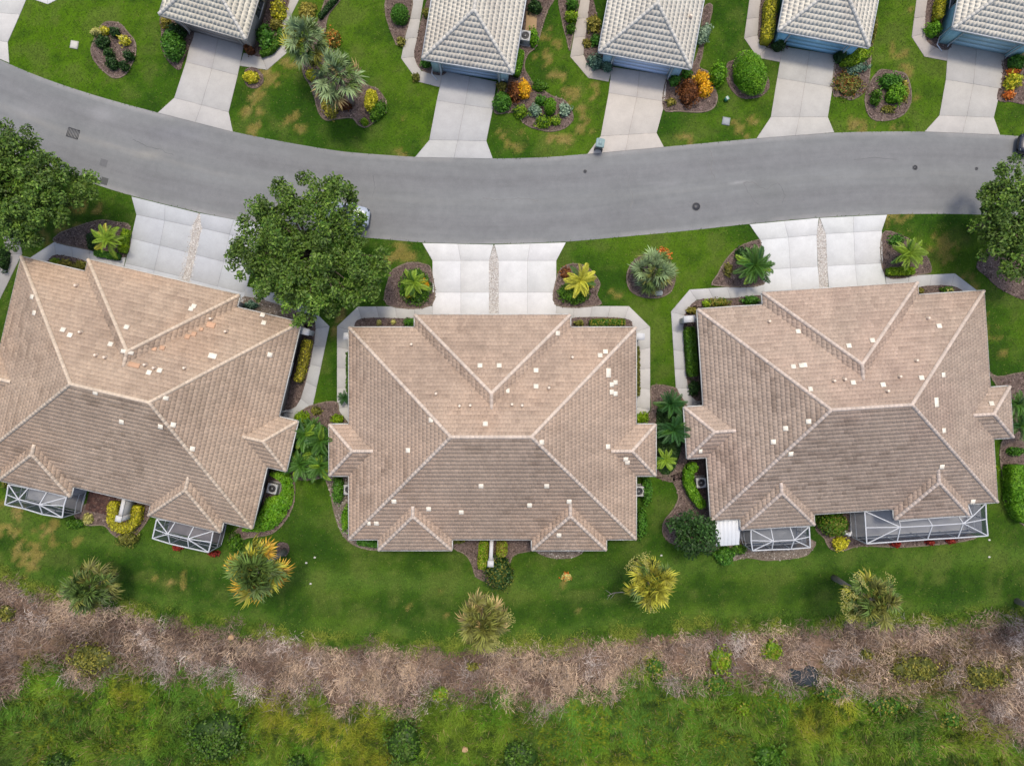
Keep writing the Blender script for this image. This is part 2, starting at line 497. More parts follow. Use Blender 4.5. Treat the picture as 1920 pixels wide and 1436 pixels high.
    for pl in ([(1394, 344), (1402, 362), (1414, 378), (1424, 386)], [(1394, 344), (1412, 342), (1424, 352), (1438, 356), (1446, 348), (1458, 344), (1466, 354), (1472, 368), (1466, 382)],
               [(1330, 280), (1336, 300), (1332, 318), (1340, 336)], [(905, 372), (940, 376), (972, 372), (1010, 377)], [(250, 262), (276, 276), (300, 280), (326, 292)], [(1600, 300), (1640, 296), (1682, 300)], [(700, 330), (704, 352), (698, 372)], [(1180, 330), (1178, 348), (1186, 368), (1182, 392)]):
        pts = [np.array(pl[0], float)]
        for b_ in pl[1:]:
            a_ = pts[-1].copy(); b_ = np.array(b_, float)
            for k in range(1, 6): pts.append(a_ + (b_ - a_) * k / 5 + (rng.normal(0, .9, 2) if k < 5 else 0))
        w2 = [P(*q, 0) for q in pts]; V = []; F = []
        for k, q in enumerate(w2):
            d_ = (w2[min(k + 1, len(w2) - 1)] - w2[max(k - 1, 0)]).normalized(); hw = .022 * random.uniform(.4, 1.2)
            z_ = zt(*pts[k]); V += [[q.x - d_.y * hw, q.y + d_.x * hw, z_], [q.x + d_.y * hw, q.y - d_.x * hw, z_]]
            if k: F.append([2 * k - 2, 2 * k - 1, 2 * k + 1, 2 * k])
        link('crack', fast_mesh('crack', V, np.array(F), M_METAL, np.tile(A(112, 113, 115), (len(V), 1))), ro)
    return np.concatenate([u, l[::-1]])


def meadow_colour(x, y):
    px = x * PPM + 960; py = 718 - y * PPM
    n1 = fbm(x, y, 3.5, 4, 21); n2 = fbm(x, y, 1.0, 3, 22)
    dead = sstep(14, -14, py - bandbot(px) + (n2 - 0.5) * 40)
    dc = mix(A(150, 124, 104), A(104, 86, 74), sstep(0.35, 0.7, n1))
    gc = mix(A(84, 112, 32), A(120, 134, 38), sstep(0.35, 0.65, n1))
    olive = np.exp(-(((px - 1740) / 120) ** 2 + ((py - 1262) / 36) ** 2)) + 0.8 * np.exp(-(((px - 170) / 60) ** 2 + ((py - 1225) / 32) ** 2)) + 0.9 * np.exp(-(((px - 1700) / 130) ** 2 + ((py - 1400) / 60) ** 2)) * 0.6
    dc = mix(dc, A(84, 76, 40), np.clip(olive, 0, 1) * 0.8)
    return gc, dc, dead, n1, n2


def build_meadow():
    xs = np.concatenate([np.arange(-900, 2900, 12.0)])
    ts = np.concatenate([np.linspace(0, 1, 50), np.linspace(1.1, 6, 14)])
    top = bandtop(xs) + 10 * (fbm(xs / 22, xs * 0, 1, 3, 8) - 0.5) * 2
    py = top[:, None] + ts[None] * 320
    px = np.broadcast_to(xs[:, None], py.shape)
    g = PX(np.c_[px.ravel(), py.ravel()])
    x, y = g.T
    gc, dc, dead, n1, n2 = meadow_colour(x, y)
    c = mix(gc * 1.1, dc * 0.85, dead) * (0.7 + 0.6 * n2[:, None])
    z = 0.006 + 0.05 * np.tile(sstep(0, 0.2, ts), len(xs)) * n2
    na = len(ts); i = (np.arange(len(xs) - 1)[:, None] * na + np.arange(na - 1)[None]).ravel()
    f = np.stack([i, i + na, i + na + 1, i + 1], 1)[:, ::-1]
    tag(link('meadow_ground', fast_mesh('meadow_ground', np.c_[x, y, z], f, M_MEADOW, c)), 'wild meadow ground beyond the mown lawn at the bottom', 'meadow', kind='structure')


def blades(base, length, width, yaw, lean, curl, cols, tipcol=None):
    """curved two-piece blades; base (n,3), others (n,)"""
    n = len(base)
    d = np.c_[np.cos(yaw), np.sin(yaw)]; s = np.c_[-np.sin(yaw), np.cos(yaw)]
    V = np.zeros((n, 6, 3)); C = np.zeros((n, 6, 3))
    a1 = lean; a2 = lean + curl
    h1 = np.sin(a1) * length * 0.5; z1 = np.cos(a1) * length * 0.5
    h2 = h1 + np.sin(a2) * length * 0.5; z2 = np.maximum(z1 + np.cos(a2) * length * 0.5, 0.03)
    for k, (h, z, wd) in enumerate(((0 * h1, 0 * z1, width), (h1, z1, width * 0.9), (h2, z2, width * 0.3))):
        for e, sg in ((0, -1), (1, 1)):
            V[:, k * 2 + e, :2] = base[:, :2] + d * h[:, None] + s * (sg * wd * 0.5)[:, None]
            V[:, k * 2 + e, 2] = base[:, 2] + z
            C[:, k * 2 + e] = cols if (k < 2 or tipcol is None) else tipcol
    o = (np.arange(n) * 6)[:, None]
    F = np.concatenate([o + np.array([[0, 1, 3, 2]]), o + np.array([[2, 3, 5, 4]])])
    return V.reshape(-1, 3), F, C.reshape(-1, 3)


def build_wild():
    # green wild grass
    n = 230000
    px = rng.uniform(-160, 2080, n); py = rng.uniform(1180, 1560, n)
    keep = py > bandbot(px) - 16 + rng.normal(0, 9, n)
    keep &= ((px - 1503) / 26) ** 2 + ((py - 1268) / 15) ** 2 > 1
    px, py = px[keep], py[keep]; g = PX(np.c_[px, py]); x, y = g.T; n = len(x)
    gc, dc, dead, n1, n2 = meadow_colour(x, y)
    n3 = fbm(x, y, 2.2, 3, 40); n4 = fbm(x, y, 6.0, 3, 41); n5 = fbm(x, y, 0.7, 3, 44)
    c = mix(A(74, 112, 24), A(100, 124, 34), sstep(0.35, 0.65, n3))
    c = mix(c, A(146, 138, 40), sstep(0.56, 0.74, n4) * 0.6)
    c = mix(c, A(74, 106, 40), sstep(0.48, 0.3, n4) * 0.6)
    c = mix(c, A(46, 66, 22), sstep(0.5, 0.3, n5) * 0.85)
    c = mix(c, A(140, 118, 84), (rng.random(n) < 0.05 + 0.22 * sstep(1560, 1760, px) * sstep(0.4, 0.6, n5)).astype(float) * 0.8)
    c = c * rng.uniform(0.78, 1.25, (n, 1)) * 1.85 * (.45 + 1.1 * fbm(x, y, 2.6, 3, 47))[:, None]
    yaw = fbm(x, y, 2.0, 2, 50) * 4 * math.pi + rng.normal(0, 0.8, n)
    ln = rng.uniform(0.25, 0.62, n) * (0.55 + 0.9 * n3)
    v, f, cc = blades(np.c_[x, y, np.full(n, 0.01)], ln, rng.uniform(0.03, 0.06, n), yaw, rng.uniform(0.2, 0.9, n), rng.uniform(0.2, 0.9, n), c, c * 1.15)
    tag(link('wild_grass', fast_mesh('wild_grass', v, f, M_BLADE, cc)), 'tall wild green grass covering the bottom of the meadow', 'grass', kind='stuff')
    # dead brush: tussocks of arching dry stalks
    nt_ = 3000
    tx = rng.uniform(-160, 2080, nt_); ty = rng.uniform(1060, 1420, nt_)
    k = (ty > bandtop(tx) - 3 + rng.normal(0, 6, nt_)) & (ty < bandbot(tx) + 6)
    k &= ((tx - 1503) / 34) ** 2 + ((ty - 1268) / 21) ** 2 > .7 + .6 * rng.random(nt_)
    tx, ty = tx[k], ty[k]; nt_ = len(tx)
    per = 74
    g = PX(np.c_[tx, ty]); gx = np.repeat(g[:, 0], per); gy = np.repeat(g[:, 1], per); n = len(gx)
    rad = rng.uniform(0, 1, n) ** .6 * 0.75; an = rng.uniform(0, 2 * math.pi, n)
    x = gx + np.cos(an) * rad; y = gy + np.sin(an) * rad
    gc, dc, dead, n1, n2 = meadow_colour(x, y)
    tc = rng.random(nt_)
    rg_ = fbm(g[:, 0], g[:, 1], 2.2, 3, 67); tc = np.clip(rg_ * 1.9 - .45 + rng.normal(0, .16, nt_), 0, .999)
    tint = np.where((tc < 0.42)[:, None], A(184, 161, 136), np.where((tc < 0.72)[:, None], A(160, 140, 124), np.where((tc < 0.86)[:, None], A(128, 108, 94), A(190, 176, 164))))
    ppx = tx; ppy = ty
    ol = np.exp(-(((ppx - 1740) / 130) ** 2 + ((ppy - 1262) / 40) ** 2)) + np.exp(-(((ppx - 170) / 60) ** 2 + ((ppy - 1225) / 34) ** 2))
    tint = np.where((rng.random(nt_) < ol * 0.75)[:, None], A(106, 96, 48), tint)
    dk = fbm(g[:, 0], g[:, 1], 2.5, 3, 61)
    tint = mix(tint, A(98, 80, 70), sstep(0.46, 0.66, dk) * 0.75)
    tint = tint * rng.uniform(.7, 1.3, (nt_, 1))
    c = np.minimum(np.repeat(tint, per, 0) * rng.uniform(0.45, 1.6, (n, 1)) * 1.5, .8)
    yaw = fbm(x, y, 1.1, 2, 83) * 14 + rng.normal(0, 1.3, n)
    ts = np.repeat(rng.uniform(0.6, 1.25, nt_), per)
    v, f, cc = blades(np.c_[x, y, np.full(n, 0.02)], rng.uniform(0.25, 0.75, n) * ts, rng.uniform(0.018, 0.042, n), yaw, rng.uniform(0.1, 1.1, n), rng.uniform(0.2, 1.3, n), c, c * 1.1)
    tag(link('dead_brush', fast_mesh('dead_brush', v, f, M_STALK, cc)), 'tangled band of dead pinkish tan brush along the lawn edge', 'dead brush', kind='stuff')
    # rank tufts of longer grass along the edge of the lawn
    n = 26000
    px = rng.uniform(-160, 2080, n); py = bandtop(px) + rng.normal(-7, 9, n) + 16 * (fbm(px / 30, px * 0, 1, 3, 77) - .5)
    g = PX(np.c_[px, py]); x, y = g.T
    n3 = fbm(x, y, 1.2, 3, 71)
    c = mix(A(70, 104, 26), A(126, 138, 52), sstep(.35, .65, n3)) * rng.uniform(.7, 1.4, (n, 1)) * 1.5
    v, f, cc = blades(np.c_[g, np.full(n, .01)], rng.uniform(.15, .4, n), rng.uniform(.03, .06, n), rng.uniform(0, 6.28, n), rng.uniform(.3, 1, n), rng.uniform(.2, .8, n), c)
    tag(link('edge_grass', fast_mesh('edge_grass', v, f, M_BLADE, cc)), 'rank yellow green grass fringe between lawn and dead brush', 'grass', kind='stuff')
    # larger bare twigs tangled over the top
    n = 6000
    px = rng.uniform(-100, 2020, n); py = rng.uniform(1090, 1420, n); k = (py > bandtop(px) + 8) & (py < bandbot(px) + 12)
    px, py = px[k], py[k]; g = PX(np.c_[px, py]); n = len(px)
    c = mix(A(196, 184, 172), A(120, 100, 88), rng.random(n)) * rng.uniform(0.8, 1.2, (n, 1))
    v, f, cc = blades(np.c_[g, rng.uniform(0.2, 0.6, n)], rng.uniform(0.4, 0.95, n), rng.uniform(0.018, 0.035, n), rng.uniform(0, 6.28, n), rng.uniform(0.6, 1.2, n), rng.uniform(0.0, 1.0, n), c)
    tag(link('bare_twigs', fast_mesh('bare_twigs', v, f, M_STALK, cc)), 'pale bare twigs tangled over the dead brush', 'twigs', kind='stuff')
    # seed-headed green tufts that stand in the dead band
    w_ = smooth_closed([(1468, 1264), (1482, 1252), (1497, 1256), (1516, 1247), (1540, 1258), (1530, 1270), (1536, 1284), (1508, 1286), (1492, 1294), (1478, 1280)])
    mb = MB(); mb.prism(PX(w_), 0.02, 0.09, (0.02, 0.025, 0.025)); o = mb.link('puddle', M_WATER)
    tag(o, 'small dark puddle of open water in the dead brush', 'water', kind='structure')


# masks of everything that is not lawn (world polygons), for the grass tufts
NOLAWN = []


# ---------------------------------------------------------------- paving
def panel_set(parent, rows, ncol, col, z0=0.005, z1=0.045, gap=0.011, jitter=0.02, base=True):
    """rows: list of (left px, right px); one bevelled slab per cell"""
    rows = [(PX([a])[0], PX([b])[0]) for a, b in rows]
    loc = np.array(parent.location[:2])
    if base:
        mb = MB()
        outline = np.array([a for a, b in rows] + [b for a, b in rows][::-1]) - loc
        mb.prism(outline, 0.004, z1 - 0.018, col * 0.62)
        mb.link('joint_bed', M_CONC, parent)
        NOLAWN.append(outline + loc)
    for i in range(len(rows) - 1):
        (a0, b0), (a1, b1) = rows[i], rows[i + 1]
        for k in range(ncol):
            t0, t1 = k / ncol, (k + 1) / ncol
            q = np.array([a0 + (b0 - a0) * t0, a0 + (b0 - a0) * t1, a1 + (b1 - a1) * t1, a1 + (b1 - a1) * t0]) - loc
            if area2(q) < 0: q = q[::-1]
            if abs(area2(q)) < 0.1: continue
            q = inset(q, gap)
            c = col * (1 + random.uniform(-jitter, jitter)) * np.array([1 + random.uniform(-.008, .008), 1, 1 + random.uniform(-.012, .012)])
            mb = MB(); mb.prism(q, z0, z1 + random.uniform(-.002, .002), c, bevel=0.008)
            mb.link('concrete_panel', M_CONC, parent)


def drive(label, rows, ncol, col, name='driveway'):
    c = PX([rows[0][0], rows[0][1], rows[-1][0], rows[-1][1]]).mean(0)
    o = thing(name, label, name, (c[0], c[1], 0), kind='structure')
    panel_set(o, rows, ncol, col)
    return o


def footpath(label, outer, inner, col, step=38.0):
    c = PX(outer).mean(0)
    o = thing('footpath', label, 'path', (c[0], c[1], 0), kind='structure')
    rows = []
    for i in range(len(outer) - 1):
        a0, a1, b0, b1 = map(np.array, (outer[i], outer[i + 1], inner[i], inner[i + 1]))
        L = (np.linalg.norm(a1 - a0) + np.linalg.norm(b1 - b0)) / 2
        m = max(1, int(round(L / step)))
        for k in range(m):
            rows.append((a0 + (a1 - a0) * k / m, b0 + (b1 - b0) * k / m))
    rows.append((np.array(outer[-1]), np.array(inner[-1])))
    panel_set(o, rows, 1, col, z1=0.04)
    return o


def build_paving():
    wc = A(240, 239, 235); lc = A(208, 211, 213)
    # the three shared driveways of the near row, each half its own slab set beside a gravel strip
    drive('left half of the white driveway before the middle house', [((792, 456), (925, 459)), ((811, 489), (917, 489)), ((811, 548.5), (917, 548.5)), ((811, 602), (917, 602))], 2, wc)
    drive('right half of the white driveway before the middle house', [((927, 459), (1061, 455)), ((935, 489), (1043, 489)), ((935, 548.5), (1043, 548.5)), ((935, 602), (1042, 602))], 2, wc)
    drive('left half of the white driveway before the right house', [((1405, 421), (1535, 409)), ((1425, 450), (1531, 441)), ((1430, 506), (1533, 500)), ((1433, 556), (1537, 548))], 2, A(236, 237, 234))
    drive('right half of the white driveway before the right house', [((1537, 409), (1663, 403)), ((1548, 439), (1653, 433)), ((1551, 499), (1655, 493.5)), ((1554, 548), (1662, 540))], 2, A(236, 237, 234))
    drive('left half of the stained grey driveway before the left house', [((247, 369), (373, 400)), ((256, 403), (362, 425)), ((246, 447), (354, 474)), ((235, 494), (344, 520)), ((230, 512), (340, 538))], 2, lc)
    drive('right half of the stained grey driveway partly under the big tree', [((375, 400), (503, 424)), ((378, 428), (483, 452)), ((367, 478), (472, 504)), ((356, 524), (460, 550)), ((352, 542), (456, 568))], 2, lc)
    # the far row
    drive('grey driveway of the far house with taupe walls', [((362, 60), (458, 84)), ((349, 117), (446, 142)), ((327, 184), (429, 211)), ((296, 212), (437, 248))], 2, A(212, 209, 203))
    drive('driveway of the second far house from the left, faintly tyre marked', [((831, 134), (931, 154)), ((819, 189), (924, 205)), ((805, 263), (912, 265)), ((778, 295.5), (924, 298))], 2, A(210, 209, 205))
    drive('cream driveway with the wheeled bin on its corner', [((1147, 126), (1251, 142)), ((1141, 175), (1247, 191)), ((1126, 256), (1231, 250)), ((1101, 289.5), (1245, 276.5))], 2, A(221, 213, 202))
    drive('driveway below the bright blue garage front', [((1467, 88), (1569, 104)), ((1457, 147), (1561, 164)), ((1445, 220), (1552, 220)), ((1418, 260.5), (1564, 249))], 2, A(213, 209, 200))
    drive('rightmost driveway of the far row', [((1778, 80), (1884, 102)), ((1773, 150), (1876, 167)), ((1761, 217), (1863, 221)), ((1733, 247.5), (1875, 253.5))], 2, A(210, 206, 198))
    drive('white driveway cut off by the top left corner', [((-60, -40), (62, -30)), ((-75, 20), (38, 28)), ((-90, 60), (15, 80)), ((-60, 86), (18, 119))], 2, A(224, 222, 216))
    g = A(206, 202, 194)
    footpath('footpath curving round the bed beside the taupe house', [(449, 124), (501, 132), (538, 100), (531, 60), (561, 0), (590, -70)], [(457, 100), (491, 107), (521, 83), (516, 55), (543, 0), (572, -70)], A(203, 199, 190))
    footpath('footpath beside the second far house from the left', [(824, 164), (784, 154), (752, 110), (774, 0), (785, -70)], [(830, 141), (790, 134), (777, 107), (794, 0), (805, -70)], g)
    footpath('beige footpath beside the cream driveway house', [(1141, 154), (1103, 147), (1069, 107), (1088, 0), (1098, -70)], [(1147, 132), (1118, 129), (1094, 104), (1108, 0), (1119, -70)], A(206, 197, 184))
    footpath('footpath beside the long yellow hedge', [(1462, 117), (1420, 109), (1395, 72), (1405, 0), (1415, -70)], [(1466, 97), (1437, 90), (1420, 67), (1430, 0), (1440, -70)], A(203, 195, 186))
    footpath('footpath beside the rightmost far house', [(1775, 115), (1733, 107), (1709, 70), (1718, 0), (1727, -70)], [(1779, 95), (1754, 89), (1734, 63), (1743, 0), (1752, -70)], A(204, 195, 186))
    footpath('short piece of white path at the top left edge', [(58, -2), (90, 9), (112, -2), (120, -30)], [(50, -30), (88, -20), (100, -30), (104, -50)], wc)
    # round the near row
    footpath('pale footpath round the left side of the middle house', [(811, 574), (671, 575), (632, 612), (632, 766), (654, 793)], [(811, 598), (678, 597), (664, 622), (664, 760), (668, 772)], A(212, 210, 204))
    footpath('pale footpath round the right side of the middle house', [(1042, 574), (1179, 574), (1219, 613), (1219, 768), (1196, 794)], [(1042, 598), (1171, 597), (1187, 624), (1187, 762), (1184, 772)], A(215, 212, 205))
    footpath('footpath round the left side of the right house', [(1433, 534), (1293, 543), (1258, 584), (1267, 728), (1290, 762)], [(1434, 556), (1306, 562), (1283, 592), (1290, 727), (1318, 757)], A(210, 209, 206))
    footpath('short footpath round the right front of the right house', [(1660, 519), (1790, 513), (1836, 548), (1845, 556)], [(1662, 541), (1783, 536), (1800, 551), (1806, 560)], A(212, 211, 208))
    footpath('footpath round the left front of the left house', [(236, 483), (102, 454), (50, 488), (40, 500)], [(231, 507), (105, 478), (88, 491), (80, 505)], A(214, 214, 212))
    footpath('footpath emerging from under the big tree beside the left house', [(458, 536), (545, 556), (586, 580), (618, 612), (586, 764), (545, 788), (528, 782)], [(452, 560), (535, 580), (570, 592), (592, 616), (564, 747), (531, 768), (524, 772)], A(200, 201, 199))
    footpath('footpath at the far left edge beside the neighbouring house', [(36, 440), (42, 476), (0, 562), (-20, 600)], [(5, 442), (15, 478), (-24, 540), (-44, 590)], A(178, 176, 174))


def build_gravel():
    for lab, poly in (('gravel strip down the middle of the central driveway', [(926, 459), (935, 489), (935, 600), (917, 600), (917, 489)]),
                      ('gravel strip down the middle of the right driveway', [(1536, 409), (1548, 439), (1553, 546), (1536, 548), (1531, 441)]),
                      ('gravel strip down the middle of the left driveway', [(374, 399), (380, 428), (356, 545), (332, 536), (359, 424)])):
        w_ = PX(poly); NOLAWN.append(w_)
        mb = MB(); mb.prism(w_, 0.004, 0.03, A(205, 200, 192))
        lo, hi = w_.min(0), w_.max(0)
        p = rng.uniform(lo, hi, (2600, 2)); p = p[inpoly(p, w_)]
        for x, y in p[:900]:
            s = random.uniform(0.035, 0.085); k = random.uniform(0.85, 1.15)
            c = random.choice([A(232, 229, 223), A(214, 208, 200), A(212, 204, 194), A(236, 232, 226), A(186, 178, 168)]) * k
            a = random.uniform(0, 3); e = random.uniform(.6, 1)
            ca, sa = math.cos(a), math.sin(a)
            v = np.array([[ca * s, sa * s, 0], [-sa * s * e, ca * s * e, 0], [-ca * s, -sa * s, 0], [sa * s * e, -ca * s * e, 0], [0, 0, s * .7]]) + (x, y, 0.028)
            mb.add(v, [[0, 1, 4], [1, 2, 4], [2, 3, 4], [3, 0, 4]], np.minimum(c, .7))
        tag(mb.link('gravel_strip', M_STONE), lab, 'gravel', kind='stuff')


BEDS = [
    ('round mulch island of yellow and dark shrubs in the top left lawn', 1, [(200, 41), (225, 44), (240, 60), (255, 80), (254, 108), (237, 140), (217, 148), (200, 140), (178, 117), (170, 95), (176, 75), (186, 53)]),
    ('mulch bed left of the taupe house', 0, [(302, 31), (303, 63), (302, 85), (308, 104), (320, 121), (337, 132), (345, 113), (365, 60), (340, 40)]),
    ('mulch bed right of the taupe house', 0, [(500, 0), (543, -6), (529, 45), (528, 67), (514, 93), (492, 107), (474, 103), (462, 84), (480, 50)]),
    ('small round mulch ring of the yellow bush beside the taupe house driveway', 0, [(462, 130), (480, 128), (492, 140), (494, 155), (482, 166), (466, 164), (458, 150)]),
    ('long mulch island under the two tall far palms', 1, [(567, 117), (569, 142), (580, 160), (589, 184), (597, 212), (611, 227), (637, 224), (660, 223), (671, 235), (687, 240), (706, 227), (725, 209), (723, 187), (708, 167), (688, 158), (662, 130), (629, 100), (612, 67), (617, 30), (640, 0), (660, -40), (630, -50), (597, 35), (582, 75)]),
    ('narrow mulch strip left of the second far house', 0, [(808, -8), (795, 19), (781, 78), (777, 106), (791, 133), (831, 142), (838, 120), (812, 100)]),
    ('mulch bed left of the footpath to the second far house', 1, [(727, -6), (722, 25), (730, 54), (737, 72), (746, 87), (759, 72), (774, -6)]),
    ('large mulch bed with gumdrop topiary before the second far house', 1, [(926, 212), (960, 212), (972, 221), (984, 234), (1004, 243), (1034, 248), (1060, 241), (1075, 225), (1072, 206), (1060, 189), (1036, 180), (1020, 170), (1002, 158), (994, 146), (984, 127), (990, 104), (1007, 87), (1017, 53), (1028, 20), (1040, -8), (985, -8), (960, 110), (935, 165)]),
    ('mulch strip left of the cream driveway house', 0, [(1109, -6), (1101, 47), (1095, 87), (1096, 107), (1108, 126), (1147, 131), (1150, 100), (1128, 60)]),
    ('narrow mulch bed left of the beige footpath', 1, [(1048, -6), (1086, -6), (1080, 30), (1072, 84), (1067, 96), (1062, 75), (1054, 45)]),
    ('mulch bed of gold and rust shrubs before the cream driveway house', 1, [(1243, 205), (1250, 146), (1290, 130), (1310, 90), (1318, 17), (1336, 10), (1332, 40), (1322, 70), (1317, 107), (1312, 126), (1329, 136), (1340, 165), (1346, 184), (1338, 204), (1314, 212), (1274, 210)]),
    ('mulch ring under the large bright green gumdrop bush', 0, [(1363, 120), (1377, 112), (1399, 94), (1424, 116), (1443, 158), (1432, 178), (1415, 185), (1391, 185), (1374, 173), (1362, 150)]),
    ('mulch strip under the long yellow hedge', 0, [(1431, -6), (1421, 63), (1426, 79), (1449, 94), (1476, 94), (1474, 60)]),
    ('dark mulch bed right of the bright blue garage', 1, [(1569, 106), (1561, 176), (1577, 182), (1594, 189), (1609, 183), (1622, 172), (1629, 155), (1632, 128), (1635, 90), (1643, 40), (1625, 60)]),
    ('round mulch island with clipped green shrubs between the blue houses', 1, [(1634, 148), (1642, 138), (1650, 131), (1660, 131), (1680, 134), (1698, 139), (1708, 164), (1708, 193), (1695, 215), (1672, 226), (1642, 227), (1627, 215), (1621, 193), (1623, 172)]),
    ('mulch strip left of the rightmost far house', 0, [(1743, -6), (1734, 64), (1747, 86), (1778, 94), (1784, 60)]),
    ('mulch bed with yellow and orange shrubs at the top right edge', 0, [(1884, 106), (1877, 148), (1869, 187), (1896, 192), (1925, 197), (1960, 190), (1960, 110)]),
    ('mulch bed with the palm left of the left driveway', 1, [(102, 454), (111, 438), (131, 429), (160, 419), (190, 412), (219, 416), (245, 425), (236, 482), (170, 470)]),
    ('mulch strip before the left front wall of the left house', 0, [(60, 486), (87, 491), (106, 478), (166, 492), (166, 520), (60, 500)]),
    ('mulch strip along the right wall of the left house', 0, [(555, 604), (592, 612), (564, 748), (531, 768), (520, 760)]),
    ('sandy mulch bed under the big tree by the left house', 0, [(446, 556), (520, 570), (590, 600), (560, 620), (446, 590)]),
    ('mulch bed of palms between the left and middle houses', 1, [(553, 781), (582, 760), (630, 752), (638, 775), (654, 795), (640, 800), (640, 888), (617, 893), (580, 900), (549, 894), (540, 860), (545, 800)]),
    ('mulch and stone bed along the left wall of the middle house', 1, [(612, 888), (619, 925), (627, 964), (640, 999), (657, 1018), (680, 1028), (712, 1030), (714, 1000), (668, 980), (668, 890)]),
    ('curved bed of bright green shrubs right of the left house', 1, [(547, 884), (553, 935), (540, 970), (520, 994), (500, 1004), (470, 1008), (446, 1012), (430, 1004), (480, 960), (500, 890)]),
    ('mulch bed left of the central driveway', 1, [(725, 572), (729, 518), (737, 505), (765, 492), (793, 494), (810, 507), (810, 573)]),
    ('mulch bed right of the central driveway', 1, [(1043, 521), (1057, 499), (1081, 494), (1103, 501), (1118, 518), (1126, 533), (1120, 553), (1124, 573), (1042, 573)]),
    ('round mulch ring of the low fan palm on the lawn', 1, [(1267, 520), (1260, 545), (1243, 557), (1221, 560), (1198, 556), (1180, 544), (1174, 520), (1181, 497), (1198, 481), (1221, 474), (1244, 480), (1260, 496)]),
    ('mulch bed left of the right driveway', 1, [(1339, 536), (1345, 514), (1360, 487), (1384, 463), (1417, 450), (1426, 452), (1430, 480), (1432, 534)]),
    ('mulch bed right of the right driveway', 1, [(1653, 438), (1693, 442), (1729, 467), (1747, 507), (1722, 516), (1659, 518)]),
    ('mulch strip before the left front wall of the right house', 0, [(1284, 594), (1306, 563), (1365, 560), (1434, 554), (1434, 575), (1313, 588)]),
    ('mulch strip before the right front wall of the right house', 0, [(1720, 539), (1784, 536), (1803, 553), (1720, 560)]),
    ('mulch strip along the left wall of the right house', 0, [(1283, 592), (1290, 727), (1320, 758), (1334, 750), (1326, 590)]),
    ('mulch strip before the left front wall of the middle house', 0, [(664, 614), (679, 597), (760, 597), (785, 597), (785, 620), (670, 622)]),
    ('mulch strip before the right front wall of the middle house', 0, [(1066, 597), (1171, 597), (1186, 615), (1180, 622), (1066, 622)]),
    ('mulch bed of palms between the middle and right houses', 1, [(1221, 723), (1265, 726), (1273, 738), (1290, 762), (1300, 800), (1295, 858), (1279, 902), (1231, 895), (1220, 860), (1215, 800), (1198, 795), (1220, 768)]),
    ('mulch bed with curved hedge left of the right house', 1, [(1232, 896), (1251, 892), (1264, 909), (1271, 932), (1261, 955), (1246, 973), (1241, 993), (1247, 1009), (1262, 1020), (1300, 1030), (1345, 1030), (1350, 980), (1345, 860), (1290, 850), (1278, 880)]),
    ('stony bed below the smaller lanai of the right house', 1, [(1345, 1022), (1360, 1052), (1400, 1046), (1440, 1051), (1500, 1045), (1520, 1034), (1520, 1010), (1390, 1000)]),
    ('mulch bed between the two lanais of the right house', 1, [(1530, 985), (1545, 1010), (1556, 1029), (1580, 1033), (1615, 1024), (1700, 1026), (1812, 1014), (1815, 1000), (1620, 990), (1600, 960)]),
    ('courtyard bed behind the middle house', 1, [(838, 1006), (850, 1028), (872, 1040), (884, 1058), (891, 1080), (908, 1090), (930, 1100), (955, 1060), (965, 1040), (1000, 1030), (1006, 1000)]),
    ('half moon stone bed under the rear eave of the middle house', 0, [(1008, 1030), (1020, 1042), (1045, 1047), (1075, 1045), (1094, 1034), (1090, 1025)]),
    ('courtyard bed behind the left house', 1, [(140, 960), (160, 984), (195, 986), (215, 1005), (245, 1010), (266, 992), (285, 962), (290, 940), (200, 930)]),
    ('mulch bed with the large hedge at the right edge', 1, [(1876, 830), (1880, 905), (1893, 962), (1935, 990), (1990, 980), (1990, 830), (1920, 800)]),
    ('mulch ring under the tree at the right edge', 0, [(1832, 492), (1850, 520), (1880, 545), (1930, 560), (1960, 500), (1900, 430)]),
    ('mulch patch right of the right house by the small palms', 1, [(1846, 688), (1870, 705), (1930, 700), (1960, 760), (1930, 810), (1890, 800), (1870, 730)]),
    ('mulch ring at the base of the yellowing palm behind the left house', 0, [(521, 1018), (538, 1018), (543, 1030), (535, 1042), (520, 1038)]),
]


